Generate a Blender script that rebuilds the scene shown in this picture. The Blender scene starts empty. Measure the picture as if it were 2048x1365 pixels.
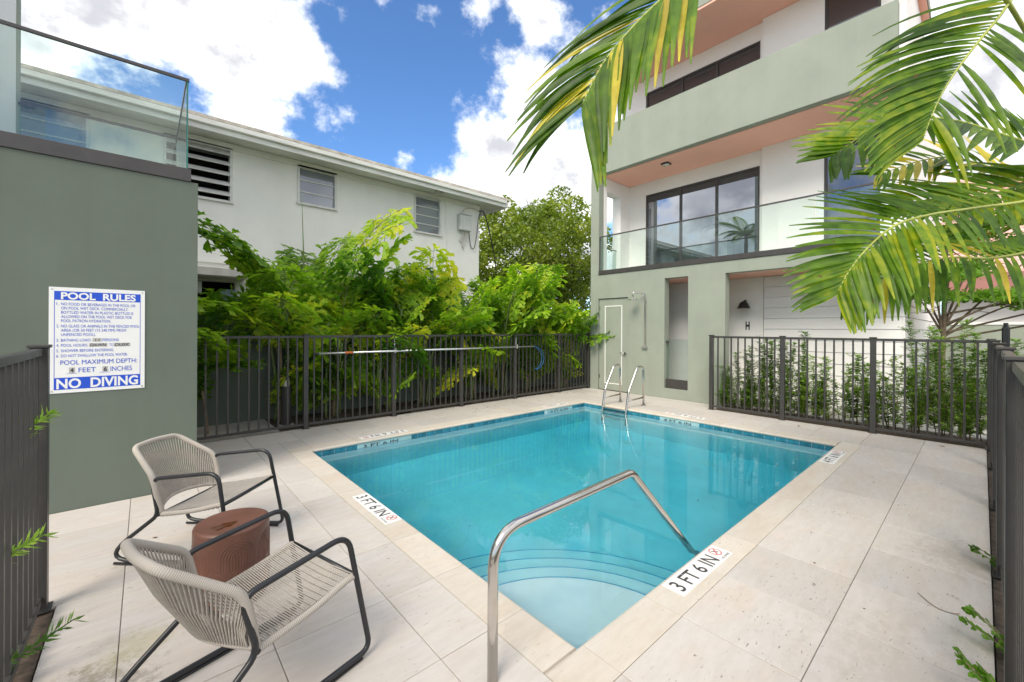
import bpy, bmesh, math, random
from mathutils import Vector as V, Matrix
R = math.radians
rnd = random.Random(7)
sc = bpy.context.scene
col = sc.collection

# ------------------------------------------------------------------ camera
cam = bpy.data.cameras.new('camera'); camo = bpy.data.objects.new('camera', cam); col.objects.link(camo)
YAW, ROLL = R(48.541), R(.2818)
fw = V((math.cos(YAW), math.sin(YAW), 0)); rt = V((math.sin(YAW), -math.cos(YAW), 0)); up = V((0, 0, 1))
cx = rt * math.cos(ROLL) + up * math.sin(ROLL); cy = -rt * math.sin(ROLL) + up * math.cos(ROLL); cz = -fw
camo.matrix_world = Matrix(((cx.x, cy.x, cz.x, 0), (cx.y, cy.y, cz.y, 0), (cx.z, cy.z, cz.z, 1.55), (0, 0, 0, 1)))
cam.sensor_width = 36; cam.lens = 36 * 830.63 / 2048; cam.shift_y = -24.586 / 2048
cam.clip_start = .05; cam.clip_end = 2000
sc.camera = camo

# ------------------------------------------------------------------ world: sky with clouds
SUN_DIR = V((-.64, -.27, .70)).normalized()          # towards the sun
w = bpy.data.worlds.new('World'); sc.world = w; w.use_nodes = True
wt = w.node_tree; wt.nodes.clear()
def N(t, typ, **k):
    n = t.nodes.new(typ)
    for a, b in k.items():
        if a.startswith('i_'):
            key = a[2:]; n.inputs[int(key) if key.isdigit() else key.replace('_', ' ')].default_value = b
        else: setattr(n, a, b)
    return n
def L(t, a, b, so=0, si=0):
    t.links.new(a.outputs[so], b.inputs[si])
def math_(t, op, a, b=None, c=None, clamp=False):
    n = t.nodes.new('ShaderNodeMath'); n.operation = op; n.use_clamp = clamp
    for i, x in enumerate((a, b, c)):
        if x is None: continue
        if isinstance(x, (int, float)): n.inputs[i].default_value = x
        else: t.links.new(x.outputs[0], n.inputs[i])
    return n
sky = N(wt, 'ShaderNodeTexSky', sky_type='NISHITA', sun_disc=False)
sky.sun_elevation = math.asin(SUN_DIR.z); sky.sun_rotation = math.atan2(SUN_DIR.x, SUN_DIR.y)
sky.air_density = 1.0; sky.dust_density = .15; sky.ozone_density = 2.6; sky.altitude = 0
tc = N(wt, 'ShaderNodeTexCoord')
mp = N(wt, 'ShaderNodeMapping'); mp.inputs['Scale'].default_value = (1, 1, 1.25); L(wt, tc, mp)
n1 = N(wt, 'ShaderNodeTexNoise', i_Scale=6.0, i_Detail=9.0, i_Roughness=.62); L(wt, mp, n1)
n2 = N(wt, 'ShaderNodeTexNoise', i_Scale=2.3, i_Detail=4.0, i_Roughness=.5); L(wt, mp, n2)
# cloud banks: directions in the sky, with the radius (chord on the unit sphere) of each bank; the evenly spread ones out of view are added for ambient light
BANKS = [(-0.091, 0.857, 0.507, 0.21, 1.0), (-0.025, 0.85, 0.526, 0.21, 1.0), (0.058, 0.842, 0.536, 0.2, 0.95), (0.147, 0.83, 0.538, 0.17, 0.9), (0.229, 0.834, 0.501, 0.11, 0.7), (-0.118, 0.906, 0.407, 0.09, 0.55), (-0.066, 0.781, 0.622, 0.4, 1.0), (0.13, 0.909, 0.397, 0.14, 0.62), (0.182, 0.906, 0.383, 0.1, 0.4), (0.416, 0.835, 0.36, 0.09, 0.5), (0.266, 0.776, 0.572, 0.1, 0.35), (0.642, 0.616, 0.457, 0.16, 1.05), (0.597, 0.703, 0.386, 0.14, 1.0), (0.708, 0.581, 0.401, 0.2, 1.1), (0.685, 0.679, 0.264, 0.26, 1.2), (0.58, 0.771, 0.264, 0.12, 0.8), (0.725, 0.528, 0.442, 0.12, 0.9), (0.577, 0.562, 0.593, 0.1, 0.75), (0.478, 0.631, 0.611, 0.12, 0.25), (0.322, 0.829, 0.458, 0.08, 0.1), (0.919, -0.004, 0.395, 0.32, 1.0), (0.968, -0.017, 0.252, 0.3, 1.0), (0.98, 0.035, 0.197, 0.25, 1.0), (-0.732, 0.671, 0.12, 0.36, 1.05), (0.086, -0.985, 0.146, 0.36, 1.05), (-0.965, -0.171, 0.199, 0.36, 1.05), (0.822, -0.523, 0.226, 0.36, 1.05), (-0.443, -0.852, 0.279, 0.36, 1.05), (-0.872, 0.36, 0.331, 0.36, 1.05), (0.396, -0.846, 0.358, 0.36, 1.05), (-0.789, -0.457, 0.411, 0.36, 1.05), (0.878, -0.193, 0.437, 0.36, 1.05), (-0.509, 0.725, 0.464, 0.36, 1.05), (-0.112, -0.864, 0.49, 0.36, 1.05), (-0.839, 0.035, 0.543, 0.36, 1.05), (0.583, -0.58, 0.57, 0.36, 1.05), (-0.501, -0.601, 0.623, 0.36, 1.05), (-0.605, 0.421, 0.676, 0.36, 1.05), (0.156, -0.695, 0.702, 0.36, 1.05), (-0.625, -0.199, 0.755, 0.36, 1.05), (0.566, -0.262, 0.781, 0.36, 1.05), (-0.227, 0.544, 0.808, 0.36, 1.05), (-0.187, -0.519, 0.834, 0.36, 1.05), (-0.446, 0.118, 0.887, 0.36, 1.05), (0.22, -0.342, 0.914, 0.36, 1.05), (0.058, 0.335, 0.94, 0.36, 1.05), (-0.202, -0.157, 0.967, 0.36, 1.05)]
cur = None
for (dx, dy, dz, r, pk) in BANKS:
    d = N(wt, 'ShaderNodeVectorMath', operation='DISTANCE'); L(wt, tc, d); dv = V((dx, dy, dz)).normalized(); d.inputs[1].default_value = dv
    m = wt.nodes.new('ShaderNodeMath'); m.operation = 'MULTIPLY_ADD'; wt.links.new(d.outputs['Value'], m.inputs[0]); m.inputs[1].default_value = -1 / r; m.inputs[2].default_value = pk
    cur = m if cur is None else math_(wt, 'MAXIMUM', cur, m)
cur = math_(wt, 'MAXIMUM', cur, -.75)
den = math_(wt, 'MULTIPLY_ADD', n1, 3.0, -1.5)
den = math_(wt, 'ADD', den, math_(wt, 'MULTIPLY_ADD', n2, 1.0, -.5))
den = math_(wt, 'ADD', den, math_(wt, 'MULTIPLY', cur, 1.0))
cov = N(wt, 'ShaderNodeMapRange', interpolation_type='SMOOTHSTEP'); cov.inputs['From Min'].default_value = .0; cov.inputs['From Max'].default_value = .62; L(wt, den, cov)
core = N(wt, 'ShaderNodeMapRange', interpolation_type='SMOOTHSTEP'); core.inputs['From Min'].default_value = .3; core.inputs['From Max'].default_value = 1.0; L(wt, den, core)
shade = N(wt, 'ShaderNodeMix', data_type='RGBA'); L(wt, core, shade)
shade.inputs[6].default_value = (5.3, 5.25, 5.1, 1); shade.inputs[7].default_value = (2.15, 2.18, 2.35, 1)
n3 = N(wt, 'ShaderNodeTexNoise', i_Scale=7.0, i_Detail=5.0); L(wt, mp, n3)
cm = math_(wt, 'MULTIPLY', core, math_(wt, 'MULTIPLY_ADD', n3, 3.2, -.80, clamp=True)); wt.links.new(cm.outputs[0], shade.inputs[0])
skc = N(wt, 'ShaderNodeMix', data_type='RGBA', blend_type='MULTIPLY'); skc.inputs[0].default_value = 1; L(wt, sky, skc, 0, 6); skc.inputs[7].default_value = (.39, .53, .665, 1)
mixc = N(wt, 'ShaderNodeMix', data_type='RGBA'); L(wt, cov, mixc); wt.links.new(skc.outputs[2], mixc.inputs[6]); wt.links.new(shade.outputs[2], mixc.inputs[7])
bg = N(wt, 'ShaderNodeBackground', i_Strength=.1); wt.links.new(mixc.outputs[2], bg.inputs[0])
wo = N(wt, 'ShaderNodeOutputWorld'); L(wt, bg, wo)

# ------------------------------------------------------------------ sun, exposure
sun = bpy.data.lights.new('sun', 'SUN'); sun.energy = 1.0; sun.angle = R(28); sun.color = (1, .92, .80)
so = bpy.data.objects.new('sun', sun); col.objects.link(so); so.rotation_euler = SUN_DIR.to_track_quat('Z', 'Y').to_euler()
vs = sc.view_settings; vs.view_transform = 'Standard'; vs.look = 'None'; vs.gamma = 1; vs.use_curve_mapping = False
vs.exposure = 1.8
cy_ = sc.cycles; cy_.use_denoising = True; cy_.max_bounces = 10; cy_.diffuse_bounces = 4; cy_.glossy_bounces = 4; cy_.transmission_bounces = 8; cy_.transparent_max_bounces = 16
cy_.sample_clamp_indirect = 40

# ------------------------------------------------------------------ materials
def new_mat(name):
    m = bpy.data.materials.new(name); m.use_nodes = True; t = m.node_tree
    p = t.nodes['Principled BSDF']; return m, t, p
def ramp_(t, src, stops, so=0):
    r = t.nodes.new('ShaderNodeValToRGB'); e = r.color_ramp.elements
    while len(e) < len(stops): e.new(.5)
    for i, (pos, c) in enumerate(stops): e[i].position = pos; e[i].color = (*c, 1)
    t.links.new(src.outputs[so], r.inputs[0]); return r
def pm(name, c, rough=.5, var=.12, scale=4, bump=0, bscale=60, metal=0, spec=.5, objvar=0, stretch=(1, 1, 1), rvar=0, streak=0):
    m, t, p = new_mat(name)
    p.inputs['Roughness'].default_value = rough; p.inputs['Metallic'].default_value = metal; p.inputs['Specular IOR Level'].default_value = spec
    co = t.nodes.new('ShaderNodeTexCoord'); mpn = t.nodes.new('ShaderNodeMapping'); mpn.inputs['Scale'].default_value = stretch; L(t, co, mpn, 3)
    n = N(t, 'ShaderNodeTexNoise', i_Scale=scale, i_Detail=6.0, i_Roughness=.6); L(t, mpn, n)
    lo = tuple(x * (1 - var) for x in c); hi = tuple(min(1, x * (1 + var)) for x in c)
    r = ramp_(t, n, [(.3, lo), (.7, hi)])
    src = r.outputs[0]
    if streak:      # rain streaks and grime running down the face
        ms = t.nodes.new('ShaderNodeMapping'); ms.inputs['Scale'].default_value = (2.6, 2.6, .16); L(t, co, ms, 3)
        sn = N(t, 'ShaderNodeTexNoise', i_Scale=1.0, i_Detail=7.0, i_Roughness=.65); L(t, ms, sn); sr = ramp_(t, sn, [(.30, (1 - streak,) * 3), (.62, (1, 1, 1))])
        mx = N(t, 'ShaderNodeMix', data_type='RGBA', blend_type='MULTIPLY'); mx.inputs[0].default_value = 1; t.links.new(src, mx.inputs[6]); L(t, sr, mx, 0, 7); src = mx.outputs[2]
    if objvar:
        oi = t.nodes.new('ShaderNodeObjectInfo'); mr = N(t, 'ShaderNodeMapRange'); mr.inputs['To Min'].default_value = 1 - objvar; mr.inputs['To Max'].default_value = 1 + objvar; L(t, oi, mr, 5)
        mx = N(t, 'ShaderNodeMix', data_type='RGBA', blend_type='MULTIPLY'); mx.inputs[0].default_value = 1; t.links.new(src, mx.inputs[6]); t.links.new(mr.outputs[0], mx.inputs[7]); src = mx.outputs[2]
    t.links.new(src, p.inputs['Base Color'])
    if rvar:
        mr = N(t, 'ShaderNodeMapRange'); mr.inputs['To Min'].default_value = rough - rvar; mr.inputs['To Max'].default_value = rough + rvar; L(t, n, mr); t.links.new(mr.outputs[0], p.inputs['Roughness'])
    if bump:
        b = N(t, 'ShaderNodeTexNoise', i_Scale=bscale, i_Detail=4.0); L(t, mpn, b)
        bn = N(t, 'ShaderNodeBump', i_Strength=bump, i_Distance=.01); L(t, b, bn, 0, 2); L(t, bn, p, 0, 5) if False else t.links.new(bn.outputs[0], p.inputs['Normal'])
    return m
def leaf_mat(name, dark, light, extra=None, trans=.35, rough=.38, pscale=1.6, objw=.5, spots=False):
    """foliage: colour from clump noise + one random number per object; some light comes through the leaf"""
    m, t, p = new_mat(name)
    co = t.nodes.new('ShaderNodeNewGeometry'); oi = t.nodes.new('ShaderNodeObjectInfo')
    n = N(t, 'ShaderNodeTexNoise', i_Scale=pscale, i_Detail=3.0); t.links.new(co.outputs['Position'], n.inputs['Vector'])
    n2 = N(t, 'ShaderNodeTexNoise', i_Scale=pscale * 11, i_Detail=1.0); t.links.new(co.outputs['Position'], n2.inputs['Vector'])
    s = t.nodes.new('ShaderNodeMath'); s.operation = 'MULTIPLY_ADD'; t.links.new(oi.outputs['Random'], s.inputs[0]); s.inputs[1].default_value = objw
    k = math_(t, 'MULTIPLY_ADD', n2, .7, -.35); k2 = math_(t, 'ADD', k, math_(t, 'MULTIPLY', n, 1.2)); k3 = math_(t, 'SUBTRACT', k2, .1 + objw / 2)
    t.links.new(k3.outputs[0], s.inputs[2])
    stops = [(.15, dark), (.62, light)] + ([(.92, extra)] if extra else [])
    r = ramp_(t, s, stops)
    if spots:       # brown blemishes and yellow streaks
        sp = N(t, 'ShaderNodeTexNoise', i_Scale=19.0, i_Detail=3.0); t.links.new(co.outputs['Position'], sp.inputs['Vector']); sk = ramp_(t, sp, [(.70, (0, 0, 0)), (.74, (1, 1, 1))])
        mb_ = N(t, 'ShaderNodeMix', data_type='RGBA'); L(t, sk, mb_); t.links.new(r.outputs[0], mb_.inputs[6]); mb_.inputs[7].default_value = (.14, .06, .015, 1)
        r2_ = t.nodes.new('ShaderNodeGamma'); r2_.inputs[1].default_value = 1; t.links.new(mb_.outputs[2], r2_.inputs[0]); r = r2_
    t.links.new(r.outputs[0], p.inputs['Base Color']); p.inputs['Roughness'].default_value = rough; p.inputs['Specular IOR Level'].default_value = .45
    tr = t.nodes.new('ShaderNodeBsdfTranslucent'); g = N(t, 'ShaderNodeMix', data_type='RGBA', blend_type='MULTIPLY'); g.inputs[0].default_value = 1
    t.links.new(r.outputs[0], g.inputs[6]); g.inputs[7].default_value = (1.5, 1.6, .6, 1); t.links.new(g.outputs[2], tr.inputs[0])
    mx = t.nodes.new('ShaderNodeMixShader'); mx.inputs[0].default_value = trans
    t.links.new(p.outputs[0], mx.inputs[1]); t.links.new(tr.outputs[0], mx.inputs[2])
    t.links.new(mx.outputs[0], t.nodes['Material Output'].inputs[0])
    return m
def clear_glass(name, tint=(.93, .97, .95), refl=1.45, boost=1.0):
    m, t, p = new_mat(name); t.nodes.remove(p)
    lw = t.nodes.new('ShaderNodeLayerWeight'); lw.inputs[0].default_value = .5; f1 = math_(t, 'POWER', .5, 5.0); t.links.new(lw.outputs['Facing'], f1.inputs[0])
    k = math_(t, 'MULTIPLY_ADD', f1, .9 * boost, .045 * boost, clamp=True)
    tr = t.nodes.new('ShaderNodeBsdfTransparent'); tr.inputs[0].default_value = (*tint, 1)
    gl = t.nodes.new('ShaderNodeBsdfGlossy'); gl.inputs['Roughness'].default_value = .0
    mx = t.nodes.new('ShaderNodeMixShader'); L(t, k, mx); L(t, tr, mx, 0, 1); L(t, gl, mx, 0, 2); L(t, mx, t.nodes['Material Output'])
    return m
def window_glass(name, base, refl=.4, tint=(.85, .9, 1)):
    """coated pane: dark room behind, strong mirror of the sky with a slight waviness"""
    m, t, p = new_mat(name)
    p.inputs['Base Color'].default_value = (*base, 1); p.inputs['Roughness'].default_value = .3
    gl = t.nodes.new('ShaderNodeBsdfGlossy'); gl.inputs['Roughness'].default_value = .0; gl.inputs[0].default_value = (*tint, 1)
    n = N(t, 'ShaderNodeTexNoise', i_Scale=1.3, i_Detail=1.0); co = t.nodes.new('ShaderNodeTexCoord'); L(t, co, n, 3)
    b = N(t, 'ShaderNodeBump', i_Strength=.06, i_Distance=.05); L(t, n, b, 0, 2); t.links.new(b.outputs[0], gl.inputs['Normal'])
    lw = N(t, 'ShaderNodeLayerWeight', i_Blend=.25); k = math_(t, 'MULTIPLY_ADD', lw, .5, refl, clamp=True)
    mx = t.nodes.new('ShaderNodeMixShader'); L(t, k, mx); L(t, p, mx, 0, 1); L(t, gl, mx, 0, 2); L(t, mx, t.nodes['Material Output'])
    return m
def stone_mat(name, base, warm, grey, pores=.5, stains=()):
    m, t, p = new_mat(name)
    co = t.nodes.new('ShaderNodeNewGeometry'); oi = t.nodes.new('ShaderNodeObjectInfo')
    off = N(t, 'ShaderNodeVectorMath', operation='SCALE'); off.inputs[0].default_value = (31, 17, 0); t.links.new(oi.outputs['Random'], off.inputs['Scale'])
    ps = N(t, 'ShaderNodeVectorMath', operation='ADD'); t.links.new(co.outputs['Position'], ps.inputs[0]); L(t, off, ps, 0, 1)
    def nz(scale, stretch, det=5.0, ro=.6):
        mm = t.nodes.new('ShaderNodeMapping'); mm.inputs['Scale'].default_value = stretch; L(t, ps, mm)
        n = N(t, 'ShaderNodeTexNoise', i_Scale=scale, i_Detail=det, i_Roughness=ro); L(t, mm, n); return n
    a = nz(3.2, (.55, 1.5, 1)); c = ramp_(t, a, [(.28, warm), (.5, base), (.74, grey)])
    b = nz(16, (.35, 1.3, 1), 6.0, .7); bc = ramp_(t, b, [(.3, (.92, .91, .90)), (.62, (1.03, 1.03, 1.03))])
    m1 = N(t, 'ShaderNodeMix', data_type='RGBA', blend_type='MULTIPLY'); m1.inputs[0].default_value = 1; L(t, c, m1, 0, 6); L(t, bc, m1, 0, 7)
    q = nz(75, (.3, 1.0, 1), 2.0, .5); qc = ramp_(t, q, [(.655, (1, 1, 1)), (.72, (1 - pores, 1 - pores, 1 - pores))])
    qm = nz(1.7, (1, 1, 1), 2.0); qk = N(t, 'ShaderNodeMapRange'); qk.inputs['From Min'].default_value = .42; qk.inputs['From Max'].default_value = .62; L(t, qm, qk)
    m2 = N(t, 'ShaderNodeMix', data_type='RGBA', blend_type='MULTIPLY'); L(t, qk, m2); t.links.new(m1.outputs[2], m2.inputs[6]); L(t, qc, m2, 0, 7)
    mr = N(t, 'ShaderNodeMapRange'); mr.inputs['To Min'].default_value = .93; mr.inputs['To Max'].default_value = 1.05; t.links.new(oi.outputs['Random'], mr.inputs[0])
    m3 = N(t, 'ShaderNodeMix', data_type='RGBA', blend_type='MULTIPLY'); m3.inputs[0].default_value = 1; t.links.new(m2.outputs[2], m3.inputs[6]); t.links.new(mr.outputs[0], m3.inputs[7])
    src = m3.outputs[2]
    for (sx, sy, rr, colr, amt) in stains:                 # algae and dirt with its own ragged outline
        d = N(t, 'ShaderNodeVectorMath', operation='DISTANCE'); t.links.new(co.outputs['Position'], d.inputs[0]); d.inputs[1].default_value = (sx, sy, 0)
        k = t.nodes.new('ShaderNodeMath'); k.operation = 'MULTIPLY_ADD'; t.links.new(d.outputs['Value'], k.inputs[0]); k.inputs[1].default_value = -1 / rr; k.inputs[2].default_value = 1
        sn = N(t, 'ShaderNodeTexNoise', i_Scale=14.0, i_Detail=9.0, i_Roughness=.78); t.links.new(co.outputs['Position'], sn.inputs['Vector'])
        k2 = math_(t, 'ADD', k, math_(t, 'MULTIPLY_ADD', sn, 2.6, -1.5)); k3 = N(t, 'ShaderNodeMapRange', interpolation_type='SMOOTHSTEP'); k3.inputs['From Min'].default_value = .1; k3.inputs['From Max'].default_value = .7; k3.inputs['To Max'].default_value = amt; L(t, k2, k3)
        ms = N(t, 'ShaderNodeMix', data_type='RGBA'); L(t, k3, ms); t.links.new(src, ms.inputs[6]); ms.inputs[7].default_value = (*colr, 1); src = ms.outputs[2]
    t.links.new(src, p.inputs['Base Color']); p.inputs['Roughness'].default_value = .62; p.inputs['Specular IOR Level'].default_value = .35
    bb = N(t, 'ShaderNodeBump', i_Strength=.25, i_Distance=.004); L(t, b, bb, 0, 2); t.links.new(bb.outputs[0], p.inputs['Normal'])
    return m

GREEN = (.315, .345, .285)
M = {}
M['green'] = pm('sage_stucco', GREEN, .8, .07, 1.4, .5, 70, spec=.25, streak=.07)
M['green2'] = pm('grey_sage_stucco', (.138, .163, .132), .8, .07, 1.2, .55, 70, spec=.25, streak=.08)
M['white'] = pm('white_stucco', (.86, .84, .81), .8, .04, 1.2, .3, 90, spec=.25)
M['housew'] = pm('old_white_stucco', (.83, .825, .78), .85, .05, .9, .5, 50, spec=.2, streak=.05)
M['pink'] = pm('salmon_soffit', (.95, .53, .42), .8, .05, 1.0, .15, 80, spec=.2)
M['bronze'] = pm('bronze_metal', (.055, .05, .048), .42, .15, 6, spec=.5)
M['fence'] = pm('fence_powder_coat', (.052, .049, .046), .38, .12, 9, .05, 200, rvar=.08)
M['blackm'] = pm('black_powder_coat', (.018, .019, .022), .33, .15, 12, spec=.5)
M['steel'] = pm('polished_stainless', (.62, .59, .55), .16, .06, 8, metal=1, rvar=.05)
M['chrome'] = pm('brushed_steel', (.55, .54, .52), .3, .05, 8, metal=1)
M['alu'] = pm('anodised_aluminium', (.72, .73, .74), .35, .04, 8, metal=.8)
M['paver'] = stone_mat('limestone_paver', (.555, .515, .475), (.555, .495, .435), (.56, .535, .51), .55,
    stains=((-.2, 2.45, .42, (.17, .14, .10), .7), (-.02, 2.72, .3, (.36, .33, .16), .38), (4.2, .05, .55, (.25, .22, .19), .35), (2.6, .1, .9, (.36, .30, .24), .25)))
M['coping'] = stone_mat('travertine_coping', (.60, .545, .47), (.585, .505, .41), (.61, .57, .515), .3)
M['grout'] = pm('grout', (.40, .355, .305), .9, .2, 12)
M['plaster'] = pm('pool_plaster', (.74, .81, .84), .8, .10, 1.3, spec=.2)
M['nosing'] = pm('cobalt_step_tile', (.13, .42, .64), .25, .2, 14)
M['tile'] = pm('glazed_blue_tile', (.03, .20, .28), .2, .3, 14, objvar=.22)
M['tilelt'] = pm('pale_marker_tile', (.38, .58, .60), .25, .1, 9)
M['plate'] = pm('white_marker_plate', (.80, .79, .77), .5, .03, 9)
M['ink'] = pm('black_ink', (.05, .05, .055), .5, .1, 9)
M['red'] = pm('red_ink', (.62, .05, .05), .5, .1, 9)
M['blue'] = pm('sign_blue', (.012, .075, .56), .45, .05, 9)
M['signw'] = pm('sign_white', (.80, .80, .78), .35, .02, 5)
M['tape'] = pm('grey_tape', (.46, .45, .43), .5, .2, 40)
M['cord'] = pm('taupe_rope', (.44, .40, .35), .75, .1, 30, .3, 400, spec=.2)
M['terra'] = pm('terracotta_ceramic', (.15, .065, .044), .42, .2, 5, .06, 60, rvar=.12)
M['mulch'] = pm('mulch', (.07, .05, .036), .95, .6, 26, 1.0, 55)
M['soil'] = pm('ground_soil', (.16, .15, .12), .95, .4, 5, .6, 40)
M['conc'] = pm('pale_concrete', (.55, .53, .49), .85, .15, 5, .3, 50)
M['fascia'] = pm('old_fascia', (.76, .76, .72), .7, .16, 3.5, .2, 40, stretch=(.4, 1, 3))
M['roofedge'] = pm('weathered_roof_edge', (.60, .54, .47), .85, .35, 5, .3, 40)
M['jal'] = pm('dusty_white_metal', (.66, .66, .63), .5, .1, 8)
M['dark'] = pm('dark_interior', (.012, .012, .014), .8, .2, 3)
M['pinkh'] = pm('pink_roof', (.70, .42, .37), .8, .08, 3, .3, 20, stretch=(1, 6, 1))
M['pinkd'] = pm('pink_fascia', (.36, .17, .14), .8, .08, 3)
M['sideg'] = pm('siding_paint', (.86, .84, .815), .6, .03, 2, .05, 120)
M['bluep'] = pm('faded_blue_paint', (.30, .42, .50), .7, .1, 4)
M['hoseb'] = pm('blue_hose', (.03, .16, .42), .4, .1, 9)
M['gbox'] = pm('grey_enamel', (.60, .62, .59), .5, .08, 8)
M['cable'] = pm('black_cable', (.05, .05, .05), .6, .1, 8)
M['bark'] = pm('bark', (.17, .125, .085), .9, .4, 14, .8, 40)
M['stem'] = pm('green_stem', (.16, .21, .07), .55, .35, 8)
M['stemdry'] = pm('dry_stem', (.23, .17, .10), .8, .4, 8)
M['rachis'] = pm('palm_rachis', (.36, .40, .08), .45, .25, 6)
M['deadleaf'] = pm('dead_leaf', (.16, .075, .035), .7, .5, 30, objvar=.4)
M['leafY'] = leaf_mat('yellow_leaf', (.40, .30, .02), (.62, .50, .04))
M['cary'] = leaf_mat('fishtail_leaf', (.065, .17, .012), (.35, .53, .038), (.66, .62, .05), .5, .42, 1.1, .6)
M['palm'] = leaf_mat('feather_palm_leaf', (.032, .085, .003), (.125, .235, .007), (.34, .37, .014), .45, .48, 1.4, .5, True)
M['tree'] = leaf_mat('tree_leaf', (.05, .10, .010), (.25, .33, .03), (.44, .44, .07), .3, .45, .9, .0)
M['podo'] = leaf_mat('podocarpus_leaf', (.075, .17, .03), (.25, .42, .06), (.42, .56, .10), .3, .42, 1.6, .4)
M['lace'] = leaf_mat('feathery_leaf', (.045, .12, .012), (.15, .31, .025), (.30, .42, .04), .4, .45, 1.5, .3)
M['glass'] = clear_glass('balustrade_glass', (.90, .96, .94), 1.5, 1.0)
M['glassedge'] = pm('glass_edge', (.02, .16, .14), .1, .1, 5)
M['pane'] = window_glass('coated_pane', (.012, .014, .02), .36)
M['pane3'] = window_glass('weak_mirror_pane', (.02, .02, .024), .10)  # same kind of glazing with a much weaker mirror
M['oldpane'] = window_glass('old_pane', (.14, .16, .185), .14)
M['puddle'] = clear_glass('puddle_water', (.78, .62, .5), 1.33, 1.0)
M['lamp'] = pm('lamp_diffuser', (.75, .72, .65), .5, .05, 5)
M['grass'] = leaf_mat('lawn_blade', (.06, .13, .015), (.16, .28, .03))

# cord wrapping on the chair rails: fine rings across the tube
def wrap_mat():
    m, t, p = new_mat('rope_wrapped_rail'); p.inputs['Base Color'].default_value = (.49, .445, .39, 1); p.inputs['Roughness'].default_value = .75; p.inputs['Specular IOR Level'].default_value = .2
    uv = t.nodes.new('ShaderNodeAttribute'); uv.attribute_name = 'along'
    s = math_(t, 'SINE', math_(t, 'MULTIPLY', uv, 900)); s.inputs[0].links
    mm = s.inputs[0].links[0].from_node; t.links.new(uv.outputs['Fac'], mm.inputs[0])
    b = N(t, 'ShaderNodeBump', i_Strength=.9, i_Distance=.002); L(t, s, b, 0, 2); t.links.new(b.outputs[0], p.inputs['Normal'])
    r = ramp_(t, math_(t, 'MULTIPLY_ADD', s, .5, .5), [(0, (.29, .26, .225)), (.35, (.50, .455, .40))]); t.links.new(r.outputs[0], p.inputs['Base Color'])
    return m
M['wrap'] = wrap_mat()
def water_mat():
    m, t, p = new_mat('pool_water'); t.nodes.remove(p)
    g = t.nodes.new('ShaderNodeBsdfGlass'); g.inputs['IOR'].default_value = 1.33; g.inputs['Roughness'].default_value = 0
    co = t.nodes.new('ShaderNodeNewGeometry')
    n = N(t, 'ShaderNodeTexNoise', i_Scale=6.5, i_Detail=3.5, i_Roughness=.55); t.links.new(co.outputs['Position'], n.inputs['Vector'])
    b = N(t, 'ShaderNodeBump', i_Strength=.10, i_Distance=.05); L(t, n, b, 0, 2); t.links.new(b.outputs[0], g.inputs['Normal'])
    a = t.nodes.new('ShaderNodeVolumeAbsorption'); a.inputs[0].default_value = (.10, .86, .93, 1); a.inputs[1].default_value = .84
    o = t.nodes['Material Output']; L(t, g, o); t.links.new(a.outputs[0], o.inputs['Volume'])
    return m
M['water'] = water_mat()

# ------------------------------------------------------------------ mesh helpers
def wm(o):
    m = o.matrix_basis.copy()
    return m if o.parent is None else wm(o.parent) @ o.matrix_parent_inverse @ m
def tag(o, label=None, cat=None, group=None, kind=None):
    if label: o['label'] = label
    if cat: o['category'] = cat
    if group: o['group'] = group
    if kind: o['kind'] = kind
    return o
def link(name, me, mat=None, parent=None, local=False):
    o = bpy.data.objects.new(name, me); col.objects.link(o)
    if mat and me is not None and not me.materials: me.materials.append(mat)
    if parent is not None:
        o.parent = parent
        if not local: o.matrix_parent_inverse = wm(parent).inverted()
    return o
def root(name, label, cat, loc=(0, 0, 0), rz=0, group=None):
    o = bpy.data.objects.new(name, None); col.objects.link(o); o.location = loc; o.rotation_euler = (0, 0, rz); o.empty_display_size = .1
    bpy.context.view_layer.update() if False else None
    return tag(o, label, cat, group)
def fillet(pts, rad, closed=False, seg=5):
    """round the corners of a polyline; rad is one radius or one per point"""
    pts = [V(p) for p in pts]; n = len(pts); out = []
    for i, p in enumerate(pts):
        r = rad if isinstance(rad, (int, float)) else rad[i]
        if (not closed and i in (0, n - 1)) or r <= 0: out.append(p); continue
        a = pts[i - 1] - p; b = pts[(i + 1) % n] - p; la, lb = a.length, b.length; a.normalize(); b.normalize()
        ang = a.angle(b); d = min(r / max(.05, math.tan(ang / 2)), la * .48, lb * .48)
        p0, p1 = p + a * d, p + b * d
        for k in range(seg + 1):
            s = k / seg; out.append(p0 * (1 - s) ** 2 + p * 2 * s * (1 - s) + p1 * s * s)
    return out
def smooth_path(pts, n=24, closed=False):
    """Catmull-Rom through the points"""
    P = [V(p) for p in pts]; m = len(P); out = []
    segs = m if closed else m - 1; per = max(2, n // segs)
    for i in range(segs):
        g = (lambda j: P[j % m]) if closed else (lambda j: P[min(m - 1, max(0, j))])
        a, b, c, d = g(i - 1), g(i), g(i + 1), g(i + 2)
        for k in range(per):
            t = k / per
            out.append(.5 * ((2 * b) + (c - a) * t + (2 * a - 5 * b + 4 * c - d) * t * t + (3 * b - a - 3 * c + d) * t ** 3))
    if not closed: out.append(P[-1])
    return out
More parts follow.
